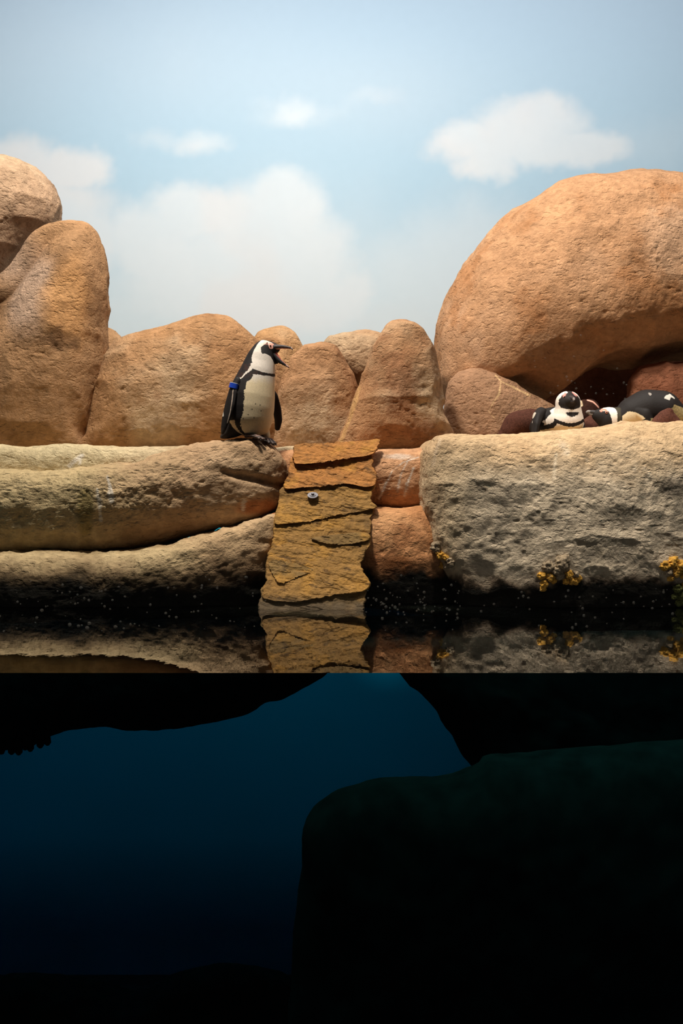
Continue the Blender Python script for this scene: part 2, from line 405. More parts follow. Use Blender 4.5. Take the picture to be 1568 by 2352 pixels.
rock('boulder', 'tallest upright boulder with a facet painted greyer',
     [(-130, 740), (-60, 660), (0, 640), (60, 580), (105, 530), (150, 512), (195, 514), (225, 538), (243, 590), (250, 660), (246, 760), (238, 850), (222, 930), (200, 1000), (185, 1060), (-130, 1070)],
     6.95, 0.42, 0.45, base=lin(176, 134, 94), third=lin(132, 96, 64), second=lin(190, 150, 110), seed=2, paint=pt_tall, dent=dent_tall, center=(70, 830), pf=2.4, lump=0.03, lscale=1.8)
rock('boulder', 'small boulder tip showing between the tallest boulder and the broad boulder',
     [(190, 780), (215, 750), (245, 746), (270, 766), (282, 790), (275, 880), (230, 920), (190, 880)], 7.75, 0.2, 0.3, seed=3, n=160, rows=40)
rock('boulder', 'broad low boulder behind the standing penguin',
     [(205, 1010), (215, 930), (232, 850), (262, 795), (300, 775), (380, 752), (440, 737), (490, 732), (530, 738), (570, 768), (605, 800), (640, 850), (655, 930), (650, 1050), (200, 1060)],
     7.05, 0.42, 0.5, base=lin(184, 138, 94), third=lin(152, 106, 68), seed=4, pf=2.5, center=(420, 910), lump=0.03)
rock('boulder', 'small round-topped boulder behind the penguin\'s beak',
     [(560, 860), (580, 795), (605, 765), (640, 754), (672, 762), (690, 785), (700, 840), (700, 960), (560, 960)], 7.45, 0.25, 0.35, seed=5, n=180, rows=50, pf=2.4, base=lin(194, 148, 100))
rock('boulder', 'blunt upright boulder behind the top slab of the slate ramp',
     [(635, 1060), (640, 960), (652, 880), (672, 820), (700, 792), (735, 785), (765, 795), (785, 820), (805, 860), (820, 920), (815, 1060)],
     6.75, 0.2, 0.4, seed=6, n=220, rows=60, pf=2.3, base=lin(182, 136, 96), third=lin(150, 104, 70))
rock('boulder', 'squat boulder wedged between the blunt boulder and the pointed boulder',
     [(745, 800), (775, 773), (820, 765), (865, 765), (895, 790), (900, 850), (870, 890), (820, 888), (775, 860)], 7.2, 0.22, 0.3, seed=7, n=180, rows=50, pf=2.3, base=lin(190, 150, 112))
def pt_point(c, co, px, py, A, B, C):
    return streak(c, px, py, [(825, 890), (808, 950), (780, 1020)], 6, lin(210, 168, 110), 0.5, 6 * C)
rock('boulder', 'pointed upright boulder beside the giant boulder',
     [(785, 1060), (805, 960), (835, 870), (858, 800), (880, 760), (905, 739), (940, 735), (968, 748), (990, 785), (1008, 850), (1018, 930), (1022, 1060)],
     6.6, 0.26, 0.42, seed=8, n=240, rows=64, pf=2.2, base=lin(186, 138, 96), third=lin(156, 104, 68), paint=pt_point)
def pt_crack(c, co, px, py, A, B, C):
    for pts in ([(1138, 862), (1150, 876), (1146, 905), (1132, 925), (1122, 945)], [(1150, 876), (1175, 888), (1215, 908)], [(1122, 945), (1135, 960)]):
        c = streak(c, px, py, pts, 2.3, lin(224, 186, 138), 0.8, 2.5 * C)
    return c
rock('boulder', 'low triangular boulder with pale forked crack beside the brown-backed penguin',
     [(1022, 1050), (1020, 940), (1030, 885), (1055, 855), (1090, 845), (1130, 855), (1180, 882), (1235, 912), (1290, 960), (1310, 1050)],
     7.0, 0.22, 0.35, seed=9, n=460, rows=110, pf=2.3, base=lin(178, 136, 104), third=lin(152, 104, 76), paint=pt_crack, lump=0.02)
rock('boulder', 'giant domed boulder overhanging the dark cave and resting penguins',
     [(1000, 790), (1012, 730), (1045, 650), (1108, 552), (1190, 487), (1285, 436), (1360, 424), (1440, 417), (1530, 423), (1680, 450), (1850, 540), (1960, 700), (1930, 840),
      (1800, 830), (1640, 822), (1520, 828), (1470, 840), (1440, 846), (1405, 838), (1365, 842), (1320, 862), (1280, 895), (1250, 918), (1200, 900), (1140, 890), (1090, 930), (1040, 935), (1012, 900), (1001, 850)],
     7.5, 0.85, 0.9, seed=10, base=lin(204, 154, 112), second=lin(214, 172, 138), third=lin(186, 128, 80), n=460, rows=120, center=(1420, 690), pf=2.4, lump=0.05, lscale=1.3)
rock('boulder', 'reddish boulder closing the cave behind the black-backed penguin',
     [(1440, 1060), (1443, 920), (1452, 870), (1475, 845), (1530, 833), (1600, 830), (1720, 850), (1780, 930), (1780, 1060)],
     7.0, 0.2, 0.4, seed=12, n=220, rows=60, pf=2.6, base=lin(166, 106, 78), second=lin(180, 122, 92), third=lin(140, 86, 62))
rock('boulder', 'boulder deep in the dark cave under the giant boulder',
     [(1120, 1060), (1130, 860), (1300, 790), (1500, 770), (1700, 800), (1760, 1060)], 8.85, 0.25, 0.25, seed=13, n=160, rows=40, pf=3, base=lin(166, 106, 78), second=lin(180, 122, 92), third=lin(140, 86, 62))

# --- ledges around the pool
def pt_rear(c, co, px, py, A, B, C):
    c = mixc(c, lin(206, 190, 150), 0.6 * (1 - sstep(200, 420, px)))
    c = streak(c, px, py, [(188, 1046), (172, 1058), (160, 1070)], 6, WHITE, 0.8, 4 * C)
    return streak(c, px, py, [(186, 1050), (183, 1066)], 4, WHITE, 0.8, 4 * C)
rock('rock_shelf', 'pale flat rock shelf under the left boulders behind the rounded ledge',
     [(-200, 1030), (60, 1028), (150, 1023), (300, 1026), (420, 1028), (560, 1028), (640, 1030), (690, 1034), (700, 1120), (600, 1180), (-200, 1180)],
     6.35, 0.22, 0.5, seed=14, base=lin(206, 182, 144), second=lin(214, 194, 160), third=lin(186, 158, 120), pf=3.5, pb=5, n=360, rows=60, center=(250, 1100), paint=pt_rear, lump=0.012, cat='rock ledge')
def pt_ledge(c, co, px, py, A, B, C):
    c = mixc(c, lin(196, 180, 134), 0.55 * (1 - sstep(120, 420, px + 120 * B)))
    c = spot_paint(c, px, py, 195, 1180, 22, 80, lin(128, 112, 58), 0.6, 0.5 * C)
    c = spot_paint(c, px, py, 590, 1165, 60, 24, RUST, 0.7, 0.6 * B)
    for pts, wd in (([(246, 1096), (252, 1115), (256, 1150)], 7), ([(222, 1120), (228, 1150), (232, 1195)], 5), ([(560, 1148), (557, 1172)], 3)):
        c = streak(c, px, py, pts, wd * .75, WHITE, 0.6, 11 * C + 5 * B)
    return c
def dent_ledge(co, nm, px, py):
    g = 0.035 * (1 - sstep(0, 16, np.abs(py - (1082 + (px - 500) * 0.22)))) * sstep(470, 560, px)
    return co - nm * g[:, None]
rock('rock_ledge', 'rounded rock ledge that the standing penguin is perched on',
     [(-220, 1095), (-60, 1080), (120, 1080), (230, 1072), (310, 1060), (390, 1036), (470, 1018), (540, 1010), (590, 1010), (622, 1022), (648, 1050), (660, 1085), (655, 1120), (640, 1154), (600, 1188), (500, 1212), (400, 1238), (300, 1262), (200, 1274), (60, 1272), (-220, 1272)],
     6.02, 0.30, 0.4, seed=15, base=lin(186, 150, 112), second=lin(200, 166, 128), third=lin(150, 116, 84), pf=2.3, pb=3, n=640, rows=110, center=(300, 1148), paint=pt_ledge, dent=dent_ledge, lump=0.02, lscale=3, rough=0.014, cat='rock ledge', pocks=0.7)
def pt_low(c, co, px, py, A, B, C):
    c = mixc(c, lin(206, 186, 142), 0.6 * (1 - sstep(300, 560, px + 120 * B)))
    return c
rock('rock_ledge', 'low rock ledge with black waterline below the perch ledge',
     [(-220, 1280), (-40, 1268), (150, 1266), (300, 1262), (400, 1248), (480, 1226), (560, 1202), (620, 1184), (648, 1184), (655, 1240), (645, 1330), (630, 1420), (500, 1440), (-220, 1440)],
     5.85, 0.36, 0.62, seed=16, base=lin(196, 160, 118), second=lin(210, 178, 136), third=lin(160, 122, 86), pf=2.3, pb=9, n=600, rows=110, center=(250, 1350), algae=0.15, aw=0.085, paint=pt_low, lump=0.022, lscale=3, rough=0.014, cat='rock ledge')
def pt_mid(c, co, px, py, A, B, C):
    for pts in ([(960, 1050), (925, 1062), (900, 1082), (878, 1130), (870, 1145)], [(935, 1060), (920, 1090), (912, 1130)], [(950, 1075), (935, 1110), (928, 1140)]):
        c = streak(c, px, py, pts, 2.8, WHITE, 0.75, 3 * C)
    c = spot_paint(c, px, py, 925, 1050, 40, 9, WHITE, 0.45, 0.6 * C)
    return c
rock('rock_ledge', 'upper rock step with white droppings beside the slate ramp',
     [(620, 1060), (640, 1038), (720, 1033), (840, 1036), (930, 1036), (1000, 1034), (1060, 1060), (1060, 1160), (980, 1178), (880, 1172), (700, 1190), (620, 1160)],
     6.2, 0.28, 0.5, seed=17, base=lin(206, 152, 108), second=lin(220, 178, 140), third=lin(176, 116, 72), pf=2.8, pb=4, n=300, rows=70, paint=pt_mid, lump=0.014, cat='rock ledge')
def pt_mid2(c, co, px, py, A, B, C):
    c = spot_paint(c, px, py, 910, 1300, 60, 40, lin(120, 66, 32), 0.7, 0.6 * B)
    return c
rock('rock_ledge', 'lower orange-brown rock step between slate ramp and long ledge',
     [(600, 1200), (700, 1180), (840, 1168), (930, 1164), (1010, 1168), (1060, 1230), (1060, 1380), (980, 1420), (800, 1440), (600, 1420)],
     5.95, 0.28, 0.4, seed=18, base=lin(204, 140, 86), second=lin(214, 160, 108), third=lin(168, 100, 54), pf=3, pb=4, n=300, rows=80, algae=0.19, paint=pt_mid2, lump=0.02, center=(850, 1300), cat='rock ledge')
def pt_right(c, co, px, py, A, B, C):
    u = sstep(-60, 60, py - (1085 + (1568 - px) * -0.02 + 60 * B))
    c = mixc(c, GREY, 0.85 * u * sstep(1000, 1120, px))
    c = mixc(c, lin(196, 158, 116), 0.5 * (1 - u))
    c = spot_paint(c, px, py, 1540, 1120, 40, 30, lin(110, 100, 88), 0.6, 0.7 * C)
    c = mixc(c, lin(226, 216, 198), 0.5 * sstep(0.25, 0.6, C + 0.3 * B) * sstep(1240, 1330, px) * (1 - sstep(1070, 1130, py)))
    c = streak(c, px, py, [(1278, 1042), (1274, 1065), (1272, 1100)], 5, lin(228, 208, 180), 0.7, 6 * C)
    c = streak(c, px, py, [(1010, 1010), (1000, 1040), (994, 1070)], 4, lin(226, 200, 170), 0.5, 5 * C)
    return c
LEDGE = rock('rock_ledge', 'long pale grey-tan rock ledge the resting penguins lie on',
     [(962, 1110), (967, 1050), (984, 1016), (1012, 1002), (1080, 1003), (1160, 1004), (1250, 994), (1350, 985), (1420, 974), (1490, 972), (1600, 968), (1760, 970), (1800, 1100), (1800, 1380), (1760, 1440), (1300, 1445), (1090, 1440), (1045, 1380), (1010, 1310), (985, 1240), (968, 1180)],
     5.85, 0.42, 1.0, seed=19, base=lin(200, 174, 138), second=lin(206, 184, 150), third=lin(176, 146, 112), pf=3.0, pb=7, n=640, rows=150, center=(1380, 1210), algae=0.13, aw=0.03, paint=pt_right, lump=0.028, lscale=2.4, rough=0.010, cat='rock ledge', pocks=1.0)

# --- rock under the water, algae coated and blackened beyond that for missing light
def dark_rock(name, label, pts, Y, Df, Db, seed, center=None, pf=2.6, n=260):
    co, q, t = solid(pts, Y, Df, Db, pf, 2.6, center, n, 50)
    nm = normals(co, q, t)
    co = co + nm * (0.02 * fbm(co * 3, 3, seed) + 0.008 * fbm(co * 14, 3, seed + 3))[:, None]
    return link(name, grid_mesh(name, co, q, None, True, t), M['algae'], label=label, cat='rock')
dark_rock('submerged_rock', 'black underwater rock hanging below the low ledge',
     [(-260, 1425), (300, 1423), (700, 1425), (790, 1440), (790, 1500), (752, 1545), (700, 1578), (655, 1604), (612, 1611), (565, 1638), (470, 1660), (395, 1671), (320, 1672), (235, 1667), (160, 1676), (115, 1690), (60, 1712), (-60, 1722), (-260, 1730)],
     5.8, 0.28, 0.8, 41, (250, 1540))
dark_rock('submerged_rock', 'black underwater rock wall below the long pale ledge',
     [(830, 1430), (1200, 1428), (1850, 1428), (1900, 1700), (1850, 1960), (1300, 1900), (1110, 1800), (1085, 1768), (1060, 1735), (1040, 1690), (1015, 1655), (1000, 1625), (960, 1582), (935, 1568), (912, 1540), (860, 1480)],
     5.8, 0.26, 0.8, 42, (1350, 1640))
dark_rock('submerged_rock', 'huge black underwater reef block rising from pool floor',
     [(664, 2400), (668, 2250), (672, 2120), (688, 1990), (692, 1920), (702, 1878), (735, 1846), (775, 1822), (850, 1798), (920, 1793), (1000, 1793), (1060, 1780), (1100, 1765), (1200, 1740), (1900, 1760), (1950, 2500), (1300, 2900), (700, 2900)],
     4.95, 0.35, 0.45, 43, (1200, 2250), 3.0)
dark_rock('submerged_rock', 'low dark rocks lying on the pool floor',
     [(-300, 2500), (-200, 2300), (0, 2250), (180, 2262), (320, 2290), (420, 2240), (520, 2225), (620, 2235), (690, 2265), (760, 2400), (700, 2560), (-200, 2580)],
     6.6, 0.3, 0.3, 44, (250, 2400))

# ------------------------------------------------------------------ slate ramp of overlapping slabs
def slate_ramp():
    root = bpy.data.objects.new('slate_ramp', None); col.objects.link(root)
    root.location = P(715, 1395, 5.45); inv = np.array(root.location)
    root['label'] = 'stepped ramp of overlapping ochre slate slabs rising from the water'; root['category'] = 'ramp'
    def plane(y): return 5.40 + (1395 - np.asarray(y, float)) / 385 * 0.62
    def slab(pts, lift, thick, colr, seed, tilt=0.0, name='slab', n=320, rough=0.008, rows=70):
        """a split slab: jagged rim, layered edge, rough face; lift = how proud of the ramp it sits"""
        o2 = closed_spline(pts, n)
        a = np.linspace(0, 2 * math.pi, n, endpoint=False)
        jag = 5.0 * fbm(np.stack([np.cos(a) * 9, np.sin(a) * 9, a * 0 + seed], 1), 4, seed, 0.7)
        cen = np.array(pts, float).mean(0)
        dr = o2 - cen; o2 = o2 + dr / np.linalg.norm(dr, axis=1)[:, None] * jag[:, None]
        ymin, ymax = o2[:, 1].min(), o2[:, 1].max()
        rings = []
        ss = np.concatenate([np.linspace(0.02, 0.985, rows), [1.0, 1.0, 1.01, 0.995, 1.0, 0.99, 0.9]])
        dd = np.concatenate([np.zeros(rows), [0.10, 0.33, 0.36, 0.60, 0.64, 1.0, 1.0]])
        for s, dp in zip(ss, dd):
            q = cen + s * (o2 - cen)
            f = (q[:, 1] - ymin) / (ymax - ymin)
            Y = plane(q[:, 1]) - lift - tilt * f + dp * thick
            rings.append(np.stack([(q[:, 0] - 784) / F * Y, Y, CAMZ - (q[:, 1] - 1176) / F * Y], 1))
        K = len(rings); co = np.concatenate(rings)
        face = np.zeros(len(co), bool); face[:rows * n] = True
        dirn = np.array([0, -0.85, 0.53])
        u = co * np.array([3.2, 3.2, 15]) + 0.3 * co[:, :1] * np.array([0, 0, 9])
        st = fbm(u, 4, seed + 1, 0.6); stp = np.floor(st * 4.2) / 4.2
        h = rough * (1.6 * stp + 0.5 * st) + 0.004 * fbm(co * 30, 3, seed + 2)
        co[face] += dirn * h[face][:, None]
        co[~face] += dirn * (0.4 * rough * st)[~face][:, None]
        idx = np.arange(K * n).reshape(K, n); nx = np.roll(idx, -1, 1)
        quads = np.stack([idx[:-1], idx[1:], nx[1:], nx[:-1]], -1).reshape(-1, 4)
        c0 = len(co); co = np.vstack([co, co[:n].mean(0)[None], co[-n:].mean(0)[None]]); u = np.vstack([u, u[:2]])
        tris = np.concatenate([np.stack([np.full(n, c0), idx[0], nx[0]], -1), np.stack([np.full(n, c0 + 1), nx[-1], idx[-1]], -1)])
        a0, b0, d0 = co[quads[5 * n][0]], co[quads[5 * n][1]], co[quads[5 * n][2]]
        if np.dot(np.cross(b0 - a0, d0 - a0), dirn) < 0: quads = quads[:, ::-1]; tris = tris[:, ::-1]
        c = np.repeat(colr[None], len(co), 0)
        B = fbm(co * 6, 4, seed + 7, 0.6); C = fbm(co * 22, 4, seed + 8, 0.6)
        c = mixc(c, lin(190, 138, 58), 0.6 * sstep(0.0, 0.5, B))
        c = mixc(c, lin(112, 84, 48), 0.55 * sstep(0.1, 0.5, -B + 0.3 * C))
        c = mixc(c, lin(62, 42, 24), 0.65 * sstep(0.25, 0.5, fbm(u * np.array([4, 4, 2.2]), 4, seed + 9, 0.65)[:len(c)]))
        wet = 1 - sstep(0.01, 0.09, co[:, 2] + 0.03 * B)
        c = mixc(c, lin(84, 72, 56), 0.8 * wet)
        co = co - inv
        return link(name, grid_mesh('slab', co, quads, c, True, tris), M['slate'], parent=root)
    OC = lin(158, 118, 62); OR = lin(178, 120, 62); OL = lin(138, 108, 62)
    slab([(606, 1345), (640, 1335), (760, 1340), (832, 1340), (838, 1375), (834, 1400), (820, 1470), (720, 1500), (610, 1470), (594, 1398), (600, 1372)], 0.0, 0.10, OL * 0.8, 61)
    slab([(612, 1300), (622, 1262), (690, 1240), (842, 1240), (834, 1275), (827, 1300), (838, 1320), (848, 1344), (826, 1360), (770, 1366), (680, 1382), (612, 1376), (604, 1362), (612, 1332)], 0.012, 0.09, OC, 62, 0.012)
    slab([(628, 1235), (634, 1195), (700, 1185), (845, 1165), (852, 1190), (850, 1228), (840, 1262), (820, 1300), (730, 1320), (650, 1312), (618, 1285), (620, 1265)], 0.014, 0.08, OC * 0.97, 63, 0.0)
    slab([(618, 1292), (640, 1286), (700, 1300), (716, 1310), (680, 1326), (644, 1339), (625, 1318)], 0.022, 0.035, OL, 64, 0.008, n=140, rows=26)
    slab([(716, 1236), (770, 1228), (838, 1224), (846, 1240), (800, 1250), (745, 1248)], 0.024, 0.03, OL * 0.95, 65, 0.006, n=140, rows=26)
    slab([(640, 1150), (652, 1118), (720, 1108), (850, 1108), (854, 1130), (850, 1150), (864, 1164), (842, 1172), (770, 1184), (706, 1198), (634, 1204), (632, 1185)], 0.024, 0.08, OC, 66, 0.012)
    slab([(662, 1090), (676, 1050), (740, 1044), (846, 1040), (856, 1072), (864, 1100), (848, 1119), (800, 1112), (740, 1116), (694, 1120), (654, 1122)], 0.034, 0.07, OR, 67, 0.014)
    slab([(676, 1040), (682, 1021), (740, 1018), (830, 1013), (868, 1009), (866, 1031), (846, 1046), (790, 1054), (735, 1062), (684, 1066), (674, 1056)], 0.046, 0.06, OR * 1.05, 68, 0.02, rough=0.004)
    # bolt and washer that pin the ramp
    c = P(718, 1139, float(plane(1139)) - 0.040)
    rot = Vector((0, -0.58, 0.81)).to_track_quat('Z', 'Y').to_matrix().to_4x4()
    def disc(name, r, r2, h0, h1, seg):
        bm = bmesh.new()
        bmesh.ops.create_cone(bm, cap_ends=True, segments=seg, radius1=r, radius2=r2, depth=h1 - h0, matrix=Matrix.Translation((0, 0, (h0 + h1) / 2)))
        bmesh.ops.bevel(bm, geom=[e for e in bm.edges if e.calc_face_angle(0) > 0.6], offset=0.0012, segments=2, affect='EDGES')
        bm.transform(Matrix.Translation(Vector(c - inv)) @ rot)
        me = bpy.data.meshes.new(name); bm.to_mesh(me); bm.free(); return me
    wsh = link('washer', disc('washer', 0.031, 0.031, 0.0, 0.007, 40), M['steel'], parent=root)
    wsh['label'] = 'round steel washer'
    link('raised_ring', disc('raised_ring', 0.020, 0.018, 0.006, 0.011, 32), M['steel'], parent=wsh)
    link('bolt', disc('bolt', 0.010, 0.010, 0.005, 0.022, 6), M['steel'], parent=root)
slate_ramp()

# ------------------------------------------------------------------ yellow sponges at the waterline
from mathutils.bvhtree import BVHTree
_b = bmesh.new(); _b.from_mesh(LEDGE.data); LB = BVHTree.FromBMesh(_b); _b.free()
def touch(x, y, bvh, default):
    h = bvh.ray_cast(Vector((0, 0, CAMZ)), Vector(P(x, y, 1.0) - np.array([0, 0, CAMZ])).normalized())
    return h[0].y if h[0] is not None else default
def sponge(label, lumps, Y, group=None):
    cx = sum(l[0] for l in lumps) / len(lumps); cy = max(l[1] for l in lumps)
    base = P(cx, cy, Y)
    root = bpy.data.objects.new('sponge_cluster', None); col.objects.link(root); root.location = base
    root['label'] = label; root['category'] = 'sponge'
    if group: root['group'] = group
    for k, (x, y, r, kind) in enumerate(lumps):
        bm = bmesh.new(); bmesh.ops.create_icosphere(bm, subdivisions=4, radius=1)
        v = np.array([v.co[:] for v in bm.verts]); f = [[w_.index for w_ in fc.verts] for fc in bm.faces]; bm.free()
        rr = r * Y / F
        v = v * (1 + 0.45 * fbm(v * 1.5 + k * 7, 3, 70 + k) + 0.3 * fbm(v * 4, 3, 90 + k))[:, None]
        cc = {'y': lin(196, 146, 62), 'g': lin(150, 132, 108), 'o': lin(74, 76, 36)}[kind]
        cl = cc[None] * (0.75 + 0.55 * sstep(-0.4, 0.5, fbm(v * 4, 3, 80 + k)))[:, None]
        co = v * rr * np.array([1, 0.9, 0.95]) + (P(x, y, min(touch(x, y, LB, Y), Y + .25) + 0.1 * rr) - base)
        me = bpy.data.meshes.new('sponge_lump'); me.from_pydata(co.tolist(), [], f); me.update(); setcol(me, cl)
        me.polygons.foreach_set('use_smooth', [True] * len(me.polygons))
        link('sponge_lump', me, M['sponge'], parent=root)
sponge('small yellow and grey sponge clump near the slate ramp side of the long ledge',
       [(1004, 1258, 15, 'g'), (1000, 1275, 10, 'y'), (1014, 1274, 13, 'y'), (1026, 1280, 9, 'y'), (1036, 1290, 12, 'g'), (1014, 1297, 9, 'y'), (1028, 1298, 9, 'g'), (1006, 1288, 8, 'y')], 5.50)
sponge('wide yellow sponge clump with two grey lumps low on the long ledge',
       [(1258, 1302, 13, 'g'), (1292, 1293, 17, 'g'), (1280, 1308, 14, 'g'), (1244, 1322, 10, 'y'), (1262, 1325, 11, 'y'), (1250, 1340, 9, 'y'), (1246, 1352, 7, 'y'), (1286, 1322, 10, 'g'), (1308, 1320, 11, 'y'),
        (1322, 1318, 9, 'g'), (1318, 1334, 11, 'y'), (1300, 1334, 8, 'y'), (1330, 1328, 7, 'y'), (1272, 1334, 7, 'y')], 5.47)
sponge('bright yellow sponge clump at the far end of the long ledge',
       [(1526, 1300, 12, 'y'), (1545, 1292, 13, 'y'), (1562, 1300, 14, 'y'), (1534, 1316, 10, 'g'), (1552, 1314, 12, 'y'), (1570, 1318, 11, 'y'), (1538, 1328, 8, 'y')], 5.46)
sponge('greenish sponge clump hanging at the waterline under bright yellow clump',
       [(1555, 1352, 11, 'o'), (1566, 1366, 13, 'o'), (1548, 1370, 8, 'o'), (1560, 1384, 10, 'o'), (1572, 1345, 10, 'y')], 5.47)

# finger growths under the hanging rock
def fingers():
    base = P(60, 1690, 5.6)
    root = bpy.data.objects.new('finger_sponge', None); col.objects.link(root); root.location = base
    root['label'] = 'row of stubby black finger sponges under the hanging rock'; root['category'] = 'sponge'
    for x0, y0, x1, y1, r in [(5, 1690, 3, 1733, 9), (26, 1695, 27, 1734, 7.5), (44, 1695, 43, 1735, 8), (68, 1690, 70, 1727, 8), (56, 1690, 58, 1724, 5), (90, 1670, 93, 1719, 8), (104, 1668, 110, 1713, 7.5), (-18, 1690, -20, 1730, 9)]:
        bm = bmesh.new(); bmesh.ops.create_uvsphere(bm, u_segments=16, v_segments=16, radius=1)
        a = P(x0, y0, 5.6) - base; b_ = P(x1, y1, 5.6) - base; rr = r * 5.6 / F; d = b_ - a; L = np.linalg.norm(d)
        rot = Vector(d).to_track_quat('Z', 'Y').to_matrix()
        for v in bm.verts:
            z = v.co.z; v.co.z = 0; k = 1.0 + 0.15 * math.sin(5 * z + r)
            p = Vector((v.co.x * rr * k, v.co.y * rr * k, (L if z > 0 else 0) - (rr if z > 0 else -rr) + z * rr))
            v.co = rot @ p + Vector(a)
        me = bpy.data.meshes.new('finger'); bm.to_mesh(me); bm.free()
        me.polygons.foreach_set('use_smooth', [True] * len(me.polygons))
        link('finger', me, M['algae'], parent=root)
fingers()

# ------------------------------------------------------------------ penguins
def sweep(pts, k=20):
    """pts: (centre, radii xyz) list -> interpolated balls"""
    out = []
    for (a, ra), (b_, rb) in zip(pts[:-1], pts[1:]):
        for i in range(k):
            t = i / k
            out.append((np.array(a) * (1 - t) + np.array(b_) * t, np.array(ra) * (1 - t) + np.array(rb) * t))
    out.append((np.array(pts[-1][0]), np.array(pts[-1][1])))
    return out
def fuse(balls, voxel, frames=None, smooth=14):
    """one continuous skin over overlapping balls; frames: rotation for a ball's radii"""
    bm = bmesh.new(); vs_ = []; fs_ = []; base = 0
    bmesh.ops.create_icosphere(bm, subdivisions=4, radius=1)
    u = np.array([v.co[:] for v in bm.verts]); f = np.array([[w_.index for w_ in fc.verts] for fc in bm.faces]); bm.free()
    for ball in balls:
        c, r = ball[0], ball[1]
        p = u * r
        if len(ball) > 2: p = p @ ball[2].T
        vs_.append(p + c); fs_.append(f + base); base += len(u)
    me = bpy.data.meshes.new('tmp'); me.from_pydata(np.concatenate(vs_).tolist(), [], np.concatenate(fs_).tolist()); me.update()
    o = bpy.data.objects.new('tmp', me); col.objects.link(o)
    r = o.modifiers.new('r', 'REMESH'); r.mode = 'VOXEL'; r.voxel_size = voxel; r.use_smooth_shade = True
    s = o.modifiers.new('s', 'SMOOTH'); s.factor = 0.5; s.iterations = smooth
    dg = bpy.context.evaluated_depsgraph_get(); dg.update()
    res = bpy.data.meshes.new_from_object(o.evaluated_get(dg))
    bpy.data.objects.remove(o); bpy.data.meshes.remove(me)
    co = np.zeros(len(res.vertices) * 3, dtype=np.float32); res.vertices.foreach_get('co', co)
    res.polygons.foreach_set('use_smooth', [True] * len(res.polygons))
    res.materials.clear()
    return res, co.reshape(-1, 3).astype(float)
def balldist(co, balls):
    d = np.full(len(co), 1e9)
    for ball in balls:
        c, r = ball[0], ball[1]
        p = co - c
        if len(ball) > 2: p = p @ ball[2]
        d = np.minimum(d, (np.linalg.norm(p / r, axis=1) - 1) * np.min(r))
    return d
def inpoly(x, y, pts):
    r = np.zeros(len(x), bool); n = len(pts)
    for i in range(n):
        (x1, y1), (x2, y2) = pts[i], pts[(i + 1) % n]
        if y1 == y2: continue
        r ^= ((y1 > y) != (y2 > y)) & (x < (x2 - x1) * (y - y1) / (y2 - y1) + x1)
    return r
FB = lin(30, 25, 24); FW = lin(228, 216, 204); CREAM = lin(224, 204, 168); PINK = lin(226, 150, 130); FBR = lin(84, 52, 42)
def ell(c, r, parent, name, mat, sub=3):
    bm = bmesh.new(); bmesh.ops.create_icosphere(bm, subdivisions=sub, radius=1)
    for v in bm.verts: v.co = Vector((c[0] + v.co.x * r[0], c[1] + v.co.y * r[1], c[2] + v.co.z * r[2]))
    me = bpy.data.meshes.new(name); bm.to_mesh(me); bm.free()
    me.polygons.foreach_set('use_smooth', [True] * len(me.polygons))
    return link(name, me, mat, parent=parent)
def chain_mesh(name, pts, parent, mat, colr, n=16, up=(0, 0, 1)):
    """tapered tube: pts = (centre, half width, half height); colr = function(t array)->colour"""
    pts = [(np.array(a, float), b_, c) for a, b_, c in pts]
    cs = np.array([p[0] for p in pts]); k = len(pts)
    u = np.linspace(0, k - 1, (k - 1) * 6 + 1)
    C_ = np.stack([np.interp(u, range(k), cs[:, i]) for i in range(3)], 1)
    W = np.interp(u, range(k), [p[1] for p in pts]); H = np.interp(u, range(k), [p[2] for p in pts])
    T = np.gradient(C_, axis=0); T /= np.linalg.norm(T, axis=1)[:, None]
    S = np.cross(T, np.array(up)); S /= np.linalg.norm(S, axis=1)[:, None]
    U = np.cross(S, T)
    a = np.linspace(0, 2 * math.pi, n, endpoint=False)
    co = (C_[:, None] + S[:, None] * (W[:, None, None] * np.cos(a)[None, :, None]) + U[:, None] * (H[:, None, None] * np.sin(a)[None, :, None])).reshape(-1, 3)
    K = len(u); idx = np.arange(K * n).reshape(K, n); nx = np.roll(idx, -1, 1)
    quads = np.stack([idx[:-1], nx[:-1], nx[1:], idx[1:]], -1).reshape(-1, 4)
    co = np.vstack([co, C_[:1], C_[-1:]]); c0 = K * n
    tris = np.concatenate([np.stack([np.full(n, c0), nx[0], idx[0]], -1), np.stack([np.full(n, c0 + 1), idx[-1], nx[-1]], -1)])
    t = np.concatenate([np.repeat(u / (k - 1), n), [0, 1]])
    v = np.concatenate([np.tile(np.sin(a), K), [0, 0]])
    return link(name, grid_mesh(name, co, quads, colr(t, v), True, tris), mat, parent=parent)

